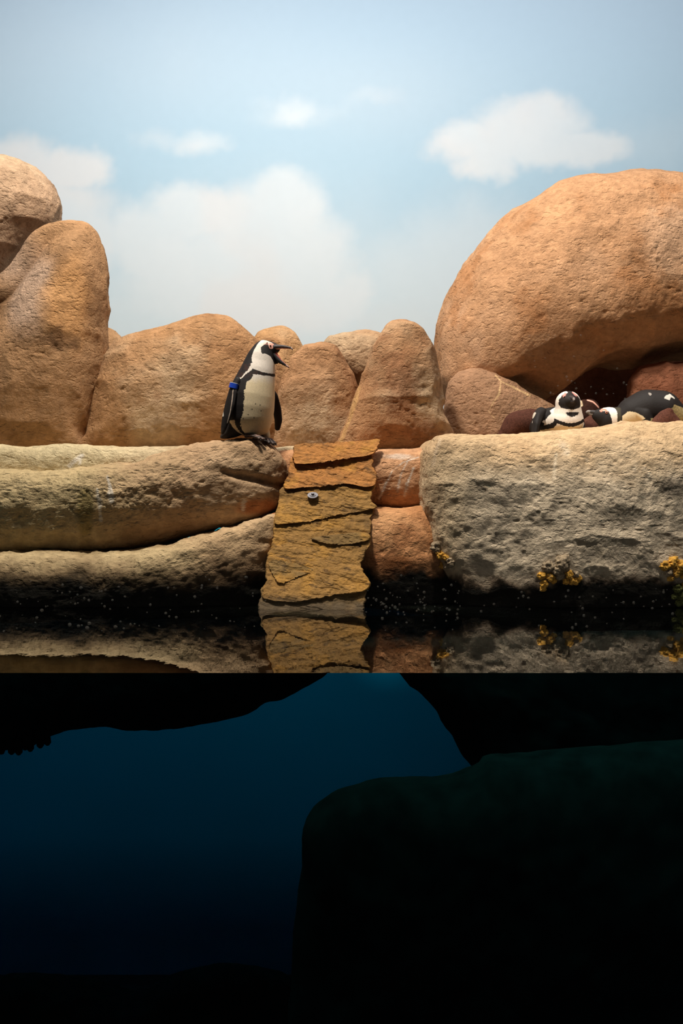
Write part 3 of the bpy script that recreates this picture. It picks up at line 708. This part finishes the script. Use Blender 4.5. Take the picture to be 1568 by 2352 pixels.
def standing_penguin():
    Y = 5.98; s = Y / F
    X0, Y0 = 572.0, 1009.0
    base = P(X0, Y0, Y)
    root = bpy.data.objects.new('penguin', None); col.objects.link(root); root.location = base
    root['label'] = 'black-and-white penguin standing on the ledge with beak wide open'; root['category'] = 'penguin'
    def L3(x, y, d=0.0): return np.array([(x - X0) * s, d, (Y0 - y) * s])
    yaw = math.radians(40); fw = np.array([math.cos(yaw), -math.sin(yaw), 0]); rt = np.array([-math.sin(yaw), -math.cos(yaw), 0])
    hy = math.radians(8); hf = np.array([math.cos(hy), -math.sin(hy), 0]); hr = np.array([-math.sin(hy), -math.cos(hy), 0])
    def e(x, y, r, ky=0.92, kz=1.0, d=0.0): return (L3(x, y, d), np.array([r, r * ky, r * kz]) * s)
    torso = sweep([e(578, 976, 44, .92, .62), e(574, 955, 53, .92, .9), e(575, 935, 55), e(577, 915, 54), e(581, 896, 50), e(586, 876, 45), e(591, 858, 40.5),
                   e(595, 842, 37, .85), e(598.5, 826, 32.5, .85), e(603.5, 810, 26.5, .82), e(606, 806, 25, .8)])
    head = [(L3(606, 806), np.array([25, 20, 24]) * s)] + sweep([e(606, 806, 24, .8), e(616, 803, 20, .75), e(626, 801, 14.5, .72), e(633, 800.5, 10.5, .7)])
    tail = sweep([e(552, 968, 30, .8, 1, .0), e(536, 984, 21, .9, 1, .0), e(522, 996, 13, 1.1, .9, .0), e(511, 1004, 6, 1.6, .6, .0)])
    throat = sweep([e(618, 812, 11, .8), e(628, 819, 9.5, .75, 1.1), e(635, 828, 6.5, .8, 1.3)])
    R = np.stack([fw, rt, np.array([0, 0, 1])], 1)
    def fl(x, y, d, wd, th, ln): return (L3(x, y, d), np.array([wd, th, ln]) * s)
    def flip(pts, Rm):
        return [(c, r, Rm) for c, r in sweep([(a, b_) for a, b_ in pts])]
    f1 = flip([fl(549, 880, -.085, 8.5, 7, 10), fl(541, 892, -.094, 9.5, 5.5, 8), fl(538, 908, -.098, 13.5, 5.5, 12), fl(532, 935, -.102, 15.5, 5, 14), fl(524, 962, -.098, 13, 4.5, 14), fl(518, 984, -.09, 9, 4, 10), fl(515, 996, -.085, 5, 3, 5)], R)
    f2 = flip([fl(616, 890, .075, 10, 8, 10), fl(628, 912, .085, 12, 5, 14), fl(634, 938, .088, 13, 4.5, 14), fl(637, 962, .088, 12, 4.5, 12), fl(635, 980, .085, 8.5, 4, 7)], R)
    legs = sweep([e(583, 990, 14, 1, 1, -.035), e(588, 1000, 9, 1, 1, -.04)]) + sweep([e(606, 988, 12, 1, 1, .04), e(612, 1002, 8, 1, 1, .03)])
    body_balls = torso + head + tail + legs + throat
    me, co = fuse(body_balls + f1 + f2, 0.0022, smooth=22)
    dB = balldist(co, torso + head); d1 = balldist(co, f1); d2 = balldist(co, f2); dT = balldist(co, tail[6:])
    px = co[:, 0] / s + X0; py = Y0 - co[:, 2] / s
    jag = fbm(co * 170, 3, 3); jb = fbm(co * 60, 3, 4)
    # spine centre and angle round the body from the breast
    ys = np.array([781, 806, 826, 842, 858, 876, 896, 915, 935, 955, 976, 1005]); cx = np.array([606, 606, 600, 595.5, 591, 586, 581, 577, 575, 574, 578, 580])
    xc = (np.interp(py, ys, cx) - X0) * s
    v = co.copy(); v[:, 0] -= xc
    phi = np.degrees(np.arctan2(v @ rt, v @ fw)); ap = np.abs(phi) + 4 * jb + 4 * jag
    c = np.repeat(FB[None], len(co), 0)
    # body pattern by height and angle
    back = np.interp(py, [780, 836, 845, 860, 878, 897, 906], [88, 84, 77, 84, 100, 102, 84])
    inn = np.interp(py, [850, 862, 870, 885, 900, 920, 950, 975, 1000], [48, 54, 55, 67, 65, 62, 64, 78, 86])
    outer = np.interp(py, [850, 860, 870, 885, 897, 906], [60, 73, 85, 98, 103, 84])
    bt = 861 - 8 * np.minimum(ap / 58, 1.3) ** 2 + 1.5 * jag
    th = np.interp(ap, [0, 40, 60], [6, 8, 13])
    white = ap < back
    band = (py > bt) & ((py < bt + th) | (ap > inn)) & ((ap < outer) | (py > 903))
    white &= ~band
    white |= (py > 968) & (ap > 95 + (py - 968) * .25) & (ap < 116)
    white &= ~((py > 903) & (ap > inn) & ~((py > 968) & (ap > 95 + (py - 968) * .25) & (ap < 116)))
    dTa = balldist(co, tail)
    white &= ~((dTa < dB) & (py > 940))
    W = np.repeat(FW[None], len(co), 0)
    W = mixc(W, CREAM, sstep(865, 890, py + 6 * jb));
    c = np.where(white[:, None], W, c)
    c = mixc(c, lin(66, 40, 32), 0.7 * ((~white) & (py > 835) & (py < 872)).astype(float) * sstep(-.4, .4, jb))
    # dark flecks on the belly
    for a, h in [(20, 935), (32, 933), (16, 948), (66, 966), (50, 957), (36, 964), (74, 952), (40, 945)]:
        d = np.hypot((phi - a) * 0.9, (py - h)); c = mixc(c, FB, 0.9 * (1 - sstep(0.9, 2.0, d)))
    # head pattern in the head's own side view
    hx = ((co - L3(606, 806)) @ hf) / s + 606; lat = np.abs((co - L3(606, 806)) @ hr) / s
    hxj = hx + 0.9 * jag; hyj = py + 0.9 * jag
    isH = py < 838
    nape = np.interp(py, [781, 786, 795, 805, 815, 826, 832, 838], [602, 599, 593, 588.5, 585.5, 583.5, 585, 587])
    hw = (hxj > nape) & (py < 838)
    c = np.where((isH & hw)[:, None], FW[None], np.where((isH & ~hw)[:, None], FB[None], c))
    mask = inpoly(hxj, hyj, [(616.5, 786.5), (619, 794), (621, 800), (627, 803), (632, 797), (648, 795), (648, 830), (641, 836), (633, 842), (629, 830), (625, 822), (619, 818), (614, 816), (608, 817), (605, 812), (603.5, 801), (608, 797), (613, 792)])
    c = np.where((mask & (py < 845))[:, None], FB[None], c)
    crown = (py < 800) & (lat < 5.5 + 1.5 * jag) & (hx < 645)
    c = np.where(crown[:, None], lin(52, 42, 38)[None], c)
    pk = inpoly(hx, py, [(621, 788.5), (630, 791), (639, 795), (638, 799), (630, 800), (627, 804), (622, 803), (620, 797)]) & (lat > 5)
    c = mixc(c, PINK, 0.8 * pk.astype(float))
    c = mixc(c, PINK, 0.25 * ((hx > 608) & (py < 795) & (lat > 5.5)).astype(float))
    # flippers
    isF = ((d1 < dB - 0.003)); isF2 = (d2 < dB - 0.002)
    fx = (co @ fw)
    c = np.where(isF[:, None], FB[None], c); c = np.where(isF2[:, None], lin(44, 33, 26)[None], c)
    edge = polyline_dist(px, py, [(540, 900), (538, 925), (534, 950), (527, 975)])
    lead = isF & (edge < 1.0 + .3 * jag); c = np.where(lead[:, None], lin(196, 176, 160)[None], c)
    trail = isF & (polyline_dist(px, py, [(516, 925), (513.5, 940), (516, 958)]) < 2.0)
    c = np.where(trail[:, None], lin(226, 218, 206)[None], c)
    c = np.where((dT < dB)[:, None] & (~white)[:, None], lin(50, 44, 40)[None], c)
    setcol(me, c)
    link('body', me, M['feather'], parent=root)
    # beak, wide open
    def up_col(t, v):
        c = np.repeat(lin(58, 44, 42)[None], len(t), 0); c = mixc(c, lin(222, 160, 140), (1 - sstep(-0.75, -0.45, v)) * (t < .8)); return mixc(c, lin(206, 180, 170), (sstep(.68, .72, t) - sstep(.88, .92, t)))
    def lo_col(t, v):
        c = np.repeat(lin(38, 30, 30)[None], len(t), 0); c = mixc(c, lin(214, 120, 104), sstep(0.8, 0.95, v)); return mixc(c, lin(196, 160, 150), (sstep(.70, .75, t) - sstep(.86, .9, t)))
    def hp(x, y): return L3(606, 0) * np.array([1, 0, 0]) + hf * (x - 606) * s + np.array([0, 0, (Y0 - y) * s])
    chain_mesh('upper_beak', [(hp(628, 798.5), 9 * s, 7.5 * s), (hp(638, 798), 7.2 * s, 6.0 * s), (hp(648, 797.5), 5 * s, 4.6 * s), (hp(660, 799), 3.6 * s, 3.6 * s), (hp(668, 800.5), 2.8 * s, 2.8 * s), (hp(672, 803), 1.4 * s, 1.6 * s), (hp(673, 806), .5 * s, .6 * s)], root, M['skin'], up_col)
    chain_mesh('lower_beak', [(hp(627, 812), 7 * s, 5 * s), (hp(633, 820), 6 * s, 5.5 * s), (hp(639, 827), 5.2 * s, 6 * s), (hp(646, 832.5), 4.2 * s, 4.4 * s), (hp(655, 838.5), 3.2 * s, 3.0 * s), (hp(662, 843.5), 1.8 * s, 2.0 * s), (hp(665, 846.5), .6 * s, .7 * s)], root, M['skin'], lo_col)
    chain_mesh('tongue', [(hp(632, 808), 3.5 * s, 3 * s), (hp(638, 817), 2.6 * s, 2 * s), (hp(645, 825), 1.4 * s, 1 * s)], root, M['skin'], lambda t, v: np.repeat(lin(210, 110, 96)[None], len(t), 0))
    for sg in (1, -1):
        p = hp(623.3, 796.5) + hr * sg * 11.3 * s
        e1 = ell(p, (2.6 * s, 1.6 * s, 2.6 * s), root, 'eye_ring', M['pinkskin']); ell(p + hr * sg * 0.8 * s + hf * .2 * s, (1.8 * s, 1.5 * s, 1.8 * s), e1, 'pupil', M['eye'])
    # feet: three webbed toes gripping the lip of the rock
    def foot(pts, wd):
        def cf(t, v): return mixc(np.repeat(lin(60, 48, 44)[None], len(t), 0), lin(188, 140, 122), 0.55 * sstep(.1, .6, fbm(np.stack([t * 9, v * 2, t * 0 + wd], 1), 3, 7)))
        a = [np.array(p) for p in pts]
        main = chain_mesh('foot', [(a[0], 6 * s, 6 * s), (a[1], 9 * s, 4.6 * s), (a[2], 12 * s, 3.6 * s), (a[3], 12.5 * s, 2.4 * s)], root, M['skin'], cf)
        dirn = a[3] - a[1]; dirn /= np.linalg.norm(dirn); side = np.cross(dirn, [0, 0, 1]); side /= np.linalg.norm(side)
        for k in (-1, 0, 1):
            st = a[2] + side * k * 5 * s; en = a[4] + side * k * 10 * s - dirn * abs(k) * 4 * s
            md = (st + a[3] + side * k * 8.5 * s) / 2 + np.array([0, 0, 1.5 * s])
            tw = chain_mesh('toe', [(st, 4 * s, 4 * s), (md, 4.2 * s, 4.0 * s), (en, 3.2 * s, 3.2 * s)], main, M['skin'], cf)
            chain_mesh('claw', [(en - dirn * s, 2 * s, 2 * s), (en + dirn * 3.5 * s + np.array([0, 0, -2.5 * s]), .5 * s, .5 * s)], main, M['skin'], lambda t, v: np.repeat(lin(36, 28, 26)[None], len(t), 0))
    foot([L3(566, 1001, -.05), L3(576, 1002.5, -.062), L3(588, 1004, -.078), L3(600, 1008, -.095), L3(609, 1013, -.105)], .1)
    foot([L3(598, 1003, .02), L3(606, 1006, .0), L3(614, 1009.5, -.02), L3(623, 1016, -.04), L3(630, 1022, -.05)], .5)
    # blue band at the top of the near flipper
    bc = L3(540.5, 891, -.094)
    bm = bmesh.new(); seg = 40
    ax = np.array([-0.28, 0.0, -1.0]); ax = ax / np.linalg.norm(ax)
    u1 = fw - ax * (fw @ ax); u1 /= np.linalg.norm(u1); u2 = np.cross(ax, u1)
    ringv = []
    for h, r in ((-7, 1.0), (-7, 1.12), (7, 1.12), (7, 1.0)):
        ringv.append([bm.verts.new(Vector(bc + ax * h * s * .8 + u1 * math.cos(2 * math.pi * i / seg) * 11.5 * s * r + u2 * math.sin(2 * math.pi * i / seg) * 7.0 * s * r)) for i in range(seg)])
    for k in range(4):
        for i in range(seg):
            bm.faces.new((ringv[k][i], ringv[k][(i + 1) % seg], ringv[(k + 1) % 4][(i + 1) % seg], ringv[(k + 1) % 4][i]))
    bmesh.ops.recalc_face_normals(bm, faces=bm.faces)
    me = bpy.data.meshes.new('wing_band'); bm.to_mesh(me); bm.free()
    wb = link('wing_band', me, M['blue'], parent=root); wb['label'] = 'bright blue plastic flipper band'
    bm = bmesh.new(); rv = []
    for h, r in ((-8.2, 1.0), (-8.2, 1.13), (-6.9, 1.13), (-6.9, 1.0)):
        rv.append([bm.verts.new(Vector(bc + ax * h * s * .8 + u1 * math.cos(2 * math.pi * i / seg) * 11.5 * s * r + u2 * math.sin(2 * math.pi * i / seg) * 7.0 * s * r)) for i in range(seg)])
    for k in range(4):
        for i in range(seg):
            bm.faces.new((rv[k][i], rv[k][(i + 1) % seg], rv[(k + 1) % 4][(i + 1) % seg], rv[(k + 1) % 4][i]))
    bmesh.ops.recalc_face_normals(bm, faces=bm.faces)
    me = bpy.data.meshes.new('white_edge'); bm.to_mesh(me); bm.free()
    link('white_edge', me, M['whiteplastic'], parent=wb)
M['pinkskin'] = plain('pink_skin', PINK, 0.6)
standing_penguin()

LZ = 0.995                       # top of the long ledge
def ledge_top(x, y):
    h = LB.ray_cast(Vector((x, y, 3)), Vector((0, 0, -1)))
    return h[0].z if h[0] is not None and h[0].z > 0.8 else LZ
def rest(me, co, base):
    """the belly lies flat on the rock under it"""
    xs = np.linspace(co[:, 0].min(), co[:, 0].max(), 14); ys = np.linspace(co[:, 1].min(), co[:, 1].max(), 8)
    g = np.array([[ledge_top(base[0] + a, base[1] + b_) for a in xs] for b_ in ys])
    i = np.clip((co[:, 0] - xs[0]) / (xs[1] - xs[0]), 0, 12.999); j = np.clip((co[:, 1] - ys[0]) / (ys[1] - ys[0]), 0, 6.999)
    i0 = i.astype(int); j0 = j.astype(int); u = i - i0; v = j - j0
    z = (g[j0, i0] * (1 - u) + g[j0, i0 + 1] * u) * (1 - v) + (g[j0 + 1, i0] * (1 - u) + g[j0 + 1, i0 + 1] * u) * v - base[2] + 0.003
    co = co.copy(); co[:, 2] = np.maximum(co[:, 2], z + 0.02 * np.clip(co[:, 2] - z, -.05, 0))
    me.vertices.foreach_set('co', co.astype(np.float32).ravel()); me.update()
    return co
def facing_penguin():
    """resting on its belly, head raised, looking at the window"""
    Y = 6.2; s = Y / F; X0, Y0 = 1290.0, 1002.0
    base = P(X0, Y0, Y); base[2] = LZ; Yb = 1176 - (LZ - CAMZ) * F / Y
    root = bpy.data.objects.new('penguin', None); col.objects.link(root); root.location = base
    root['label'] = 'penguin resting on its belly with black face turned to the window'; root['category'] = 'penguin'
    def L3(x, y, d=0.0): return np.array([(x - X0) * s, d, (Yb - y) * s])
    def e(x, y, rx, ry, rz, d=0.0): return (L3(x, y, d), np.array([rx, ry, rz]) * s)
    torso = sweep([e(1300, 968, 38, 34, 32, -.02), e(1294, 966, 42, 40, 36, .05), e(1276, 968, 46, 40, 37, .13), e(1268, 976, 38, 36, 30, .21), e(1264, 988, 22, 28, 18, .28)])
    neck = sweep([e(1301, 962, 36, 32, 30, -.02), e(1302, 945, 30, 27, 26, -.03), e(1301, 928, 28, 26, 26, -.035)])
    head = [e(1301, 927, 28.5, 28, 27.5, -.035), e(1302, 925, 19, 24, 17, -.06), e(1303, 925, 12, 18, 11, -.09)]
    f1 = sweep([e(1248, 944, 13, 22, 12, .08), e(1236, 958, 10, 26, 16, .04), e(1229, 978, 8, 24, 16, .0), e(1226, 996, 7, 18, 12, -.02)])
    f2 = sweep([e(1330, 956, 8, 20, 12, .06), e(1336, 972, 7, 22, 14, .03), e(1337, 992, 6, 18, 12, .0)])
    me, co = fuse(torso + neck + head + f1 + f2, 0.003); co = rest(me, co, base)
    px = co[:, 0] / s + X0; py = Yb - co[:, 2] / s; jag = fbm(co * 150, 3, 13); dep = co[:, 1]
    x = px + 1.2 * jag; y = py + 1.2 * jag
    dB = balldist(co, torso + neck + head); dF = np.minimum(balldist(co, f1), balldist(co, f2))
    c = np.repeat(FB[None], len(co), 0)
    front = dep < 0.10
    chest = inpoly(x, y, [(1272, 915), (1330, 915), (1332, 950), (1339, 962), (1338, 1010), (1235, 1010), (1246, 985), (1252, 972), (1247, 968), (1256, 960), (1266, 948)])
    W = mixc(np.repeat(FW[None], len(co), 0), CREAM, sstep(975, 985, py))
    c = np.where((chest & front & (dep < .06 + .25 * (py > 975)))[:, None], W, c)
    band = (np.abs(y - (967.5 + 12 * np.clip((px - 1268) / 33, 0, 2) * (2 - np.clip((px - 1268) / 33, 0, 2)) )) < 4) & (px > 1267)
    band |= inpoly(x, y, [(1250, 976), (1262, 974), (1270, 966), (1276, 968), (1268, 984), (1248, 986), (1240, 984)])
    c = np.where((band & front)[:, None], FB[None], c)
    thr = inpoly(x, y, [(1290, 951), (1322, 950), (1318, 957), (1304, 962), (1294, 958)])
    c = np.where((thr & front)[:, None], FB[None], c)
    # face
    hd = py < 948
    white_rim = inpoly(x, y, [(1294, 900), (1299, 904), (1297, 908), (1285, 912), (1278, 924), (1276, 936), (1280, 945), (1290, 950), (1330, 950), (1328, 940), (1325, 915), (1316, 902), (1308, 899), (1309, 906), (1316, 914), (1336, 930), (1336, 960), (1262, 960), (1266, 930), (1275, 908)]) & (dep < .02)
    face = inpoly(x, y, [(1297, 900), (1308, 899), (1310, 907), (1318, 911), (1325, 920), (1326, 935), (1321, 941), (1308, 945), (1294, 944), (1281, 940), (1276, 930), (1277, 921), (1285, 910), (1296, 907)]) & (dep < -.03 + .06 * (py < 909))
    c = np.where((hd & white_rim)[:, None], FW[None], c)
    c = np.where((hd & face)[:, None], lin(34, 27, 25)[None], c)
    c = np.where((hd & (dep >= .02))[:, None], FB[None], c)
    for a in ([(1287, 914), (1291, 907)], [(1309, 905), (1313, 911), (1316, 912)]):
        c = mixc(c, lin(206, 140, 130), 0.9 * (1 - sstep(1.4, 3.2, polyline_dist(px, py, a))) * (dep < 0))
    c = np.where((dF < dB - .003)[:, None], FB[None], c)
    c = np.where(((dF < dB - .003) & (polyline_dist(px, py, [(1228, 948), (1222, 960), (1219, 972)]) < 2.6))[:, None], lin(206, 196, 180)[None], c)
    setcol(me, c); link('body', me, M['feather'], parent=root)
    def bcol(t, v): return mixc(np.repeat(lin(48, 38, 36)[None], len(t), 0), lin(150, 138, 134), 0.7 * (sstep(.6, .7, t) - sstep(.9, .97, t)))
    chain_mesh('upper_beak', [(L3(1302, 919, -.10), 8 * s, 7 * s), (L3(1303, 920, -.13), 5 * s, 5 * s), (L3(1304, 923, -.155), 3.2 * s, 3.8 * s), (L3(1304, 928, -.168), 1.2 * s, 2 * s)], root, M['skin'], bcol)
    chain_mesh('lower_beak', [(L3(1302, 928, -.10), 7 * s, 5 * s), (L3(1303, 928, -.135), 4.5 * s, 3.4 * s), (L3(1303.5, 928.5, -.168), 2 * s, 1.8 * s)], root, M['skin'], lambda t, v: np.repeat(lin(44, 34, 32)[None], len(t), 0))
    for ex in (1287.5, 1314.5):
        e1 = ell(L3(ex, 916, -.096 + .006), (2.3 * s, 2.2 * s, 2.3 * s), root, 'eye_ring', M['pinkskin']); ell(L3(ex + (.3 if ex < 1300 else -.3), 916, -.1005 + .006), (2 * s, 1.7 * s, 2 * s), e1, 'pupil', M['eye'])
facing_penguin()

def sidelying_penguin():
    """lying flat, head stretched along the rock, back humped"""
    Y = 6.15; s = Y / F; X0 = 1470.0
    Yb = 1176 - (LZ - CAMZ) * F / Y
    base = np.array([(X0 - 784) * s, Y, LZ])
    root = bpy.data.objects.new('penguin', None); col.objects.link(root); root.location = base
    root['label'] = 'black-backed penguin crouching sideways with its head stretched low along the ledge'; root['category'] = 'penguin'
    def L3(x, y, d=0.0): return np.array([(x - X0) * s, d, (Yb - y) * s])
    def e(x, y, rx, ry, rz, d=0.0): return (L3(x, y, d), np.array([rx, ry, rz]) * s)
    torso = sweep([e(1428, 962, 24, 30, 26), e(1452, 950, 36, 42, 38), e(1485, 941, 48, 50, 46), e(1515, 943, 48, 50, 46), e(1542, 956, 34, 42, 34), e(1566, 972, 16, 26, 16)])
    neck = sweep([e(1436, 960, 26, 28, 27), e(1415, 962, 26, 24, 27), e(1398, 964, 25, 21, 28)])
    head = sweep([e(1398, 962, 24, 20, 27), e(1384, 958, 18, 16, 21), e(1370, 954, 11, 11, 13)])
    wing = sweep([e(1456, 950, 12, 6, 12, -.105), e(1470, 960, 11, 6, 16, -.125), e(1480, 978, 9, 5, 14, -.125), e(1484, 994, 7, 5, 8, -.12)])
    tail = sweep([e(1560, 972, 16, 20, 14), e(1590, 992, 8, 14, 6)])
    me, co = fuse(torso + neck + head + wing + tail, 0.003); co = rest(me, co, base)
    px = co[:, 0] / s + X0; py = Yb - co[:, 2] / s; jag = fbm(co * 150, 3, 23); jb = fbm(co * 50, 3, 24)
    x = px + 1.3 * jag + jb; y = py + 1.3 * jag + jb
    c = np.repeat(FB[None], len(co), 0)
    cheek = inpoly(x, y, [(1374, 944), (1386, 936), (1402, 934), (1409, 940), (1412, 952), (1411, 970), (1410, 1000), (1402, 1000), (1401, 975), (1396, 955), (1393, 946), (1388, 944), (1382, 946)])
    c = np.where(cheek[:, None], FW[None], c)
    br = inpoly(x, y, [(1421, 958), (1432, 949), (1445, 950), (1460, 960), (1466, 966), (1452, 976), (1440, 984), (1420, 984)])
    c = np.where(br[:, None], CREAM[None], c)
    un = inpoly(x, y, [(1478, 966), (1500, 962), (1520, 948), (1534, 934), (1562, 942), (1572, 990), (1470, 1000)])
    c = mixc(c, lin(176, 156, 108), 0.85 * un.astype(float) * (0.6 + 0.4 * sstep(-.3, .3, jag)))
    rump = inpoly(x, y, [(1510, 920), (1518, 912), (1528, 908), (1536, 916), (1538, 922), (1528, 917), (1522, 924)])
    c = np.where(rump[:, None], lin(196, 190, 180)[None], c)
    c = mixc(c, lin(160, 150, 142), 0.8 * (np.hypot(px - 1481, py - 909) < 3.2 + jag * 2).astype(float))
    pk = polyline_dist(px, py, [(1377, 945), (1381, 941.5), (1387, 942), (1389, 947)])
    c = mixc(c, PINK * .9, (1 - sstep(1.6, 3.4, pk)))
    c = np.where(inpoly(x, y, [(1411, 936), (1420, 938), (1416, 1000), (1410, 1000)])[:, None], lin(58, 52, 38)[None], c)
    setcol(me, c); link('body', me, M['feather'], parent=root)
    def bcol(t, v): return mixc(np.repeat(lin(46, 38, 36)[None], len(t), 0), lin(150, 138, 132), 0.7 * (sstep(.5, .6, t) - sstep(.85, .95, t)))
    chain_mesh('upper_beak', [(L3(1372, 950), 8 * s, 7 * s), (L3(1360, 947), 6 * s, 5.6 * s), (L3(1350, 946), 4 * s, 4.2 * s), (L3(1344, 948.5), 1.4 * s, 1.8 * s)], root, M['skin'], bcol)
    chain_mesh('lower_beak', [(L3(1372, 956), 7 * s, 5 * s), (L3(1360, 952), 5 * s, 3.6 * s), (L3(1349, 950), 2.2 * s, 2 * s)], root, M['skin'], bcol)
    for sg in (-1, 1):
        e1 = ell(L3(1388, 949, sg * .0475), (3 * s, 1.8 * s, 3 * s), root, 'eye_ring', M['pinkskin']); ell(L3(1388, 949, sg * .0495), (2 * s, 1.8 * s, 2 * s), e1, 'pupil', M['eye'])
sidelying_penguin()

def brown_penguin(label, parts, Y, X0, seed, beak=None, cheek=None, dark=1.0):
    s = Y / F; Yb = 1176 - (LZ - CAMZ) * F / Y
    base = np.array([(X0 - 784) * s, Y, LZ])
    root = bpy.data.objects.new('penguin', None); col.objects.link(root); root.location = base
    root['label'] = label; root['category'] = 'penguin'
    def L3(x, y, d=0.0): return np.array([(x - X0) * s, d, (Yb - y) * s])
    balls = []
    for ch in parts: balls += sweep([(L3(x, y, d), np.array([rx, ry, rz]) * s) for x, y, rx, ry, rz, d in ch])
    me, co = fuse(balls, 0.0042); co = rest(me, co, base)
    px = co[:, 0] / s + X0; py = Yb - co[:, 2] / s
    n1 = fbm(co * 90, 3, seed)
    c = FBR[None] * dark * (1 + .35 * n1)[:, None]
    if cheek:
        for pts, wd, cc in cheek: c = mixc(c, cc, 1 - sstep(wd * .6, wd, polyline_dist(px, py, pts)))
    setcol(me, c); link('body', me, M['down'], parent=root)
    if beak:
        chain_mesh('beak', [(L3(*beak[0]), 7 * s, 7 * s), (L3(*beak[1]), 5 * s, 5 * s), (L3(*beak[2]), 1.2 * s, 1.6 * s)], root, M['skin'], lambda t, v: np.repeat(lin(46, 38, 36)[None], len(t), 0))
    return root
brown_penguin('brown-backed penguin lying beside the forked-crack boulder', [
    [(1172, 990, 24, 30, 24, 0), (1195, 975, 40, 38, 32, 0), (1218, 972, 38, 36, 34, .02), (1234, 976, 28, 30, 30, .05)],
    [(1234, 970, 22, 22, 24, .05), (1248, 956, 17, 17, 17, .06)], [(1160, 996, 16, 18, 12, 0), (1146, 1006, 8, 12, 6, 0)]], 6.56, 1200, 51, beak=[(1262, 956, .06), (1272, 958, .06), (1282, 961, .06)])
brown_penguin('dark penguin with a pale cheek half hidden behind the penguin facing the window', [
    [(1322, 962, 34, 40, 30, .1), (1345, 956, 30, 34, 34, .0), (1352, 945, 24, 24, 28, -.02), (1350, 938, 19, 20, 19, -.02), (1338, 930, 12, 14, 12, -.02)]], 6.5, 1345, 52, dark=.42,
    cheek=[([(1328, 924), (1329, 932)], 5, lin(226, 196, 160)), ([(1345, 921), (1356, 926), (1368, 938)], 2.4, lin(230, 170, 150))], beak=[(1332, 928, -.02), (1326, 922, -.02), (1322, 920, -.02)])
brown_penguin('brown-backed penguin lying under the beak of the crouching penguin', [
    [(1350, 985, 24, 30, 22, 0), (1370, 978, 32, 34, 28, 0), (1395, 978, 30, 32, 26, .03), (1412, 982, 22, 24, 20, .06)]], 6.32, 1370, 53)
brown_penguin('brown chick tucked under the tail of the crouching penguin', [
    [(1515, 975, 20, 16, 22, 0), (1530, 966, 24, 18, 26, 0), (1545, 974, 18, 16, 20, 0)], [(1530, 955, 14, 12, 14, -.005), (1534, 947, 11, 10, 10, -.01)]], 5.985, 1530, 54, dark=1.1)

# ------------------------------------------------------------------ drops on the inside of the pane
def drops():
    rnd = random.Random(5); vs_ = []; fs_ = []
    bm = bmesh.new(); bmesh.ops.create_icosphere(bm, subdivisions=2, radius=1)
    u = np.array([v.co[:] for v in bm.verts]); f = np.array([[w_.index for w_ in fc.verts] for fc in bm.faces]); bm.free()
    spots = [(180, 1438), (160, 1435), (205, 1432), (200, 1442), (96, 1402), (186, 1350), (242, 1355), (447, 1371), (265, 1440), (565, 1326), (1148, 1303)]
    spots = [(x, y, rnd.uniform(3, 5)) for x, y in spots]
    for i in range(210):
        y = rnd.triangular(1318, 1470, 1385); x = rnd.choice([rnd.uniform(0, 610), rnd.uniform(840, 1568), rnd.uniform(840, 1060)])
        spots.append((x, y, rnd.uniform(1.2, 3.6)))
    for i in range(34):
        spots.append((rnd.uniform(1200, 1470), rnd.uniform(770, 930), rnd.uniform(1.5, 3.6)))
    for k, (x, y, r) in enumerate(spots):
        c = P(x, y, GY - 0.002); rr = r * GY / F
        vs_.append(u * np.array([rr, rr * .35, rr * rnd.uniform(.8, 1.2)]) + c); fs_.append(f + k * len(u))
    me = bpy.data.meshes.new('water_drops'); me.from_pydata(np.concatenate(vs_).tolist(), [], np.concatenate(fs_).tolist()); me.update()
    me.polygons.foreach_set('use_smooth', [True] * len(me.polygons))
    link('water_drops', me, M['drop'], parent=pane, kind='stuff')
drops()
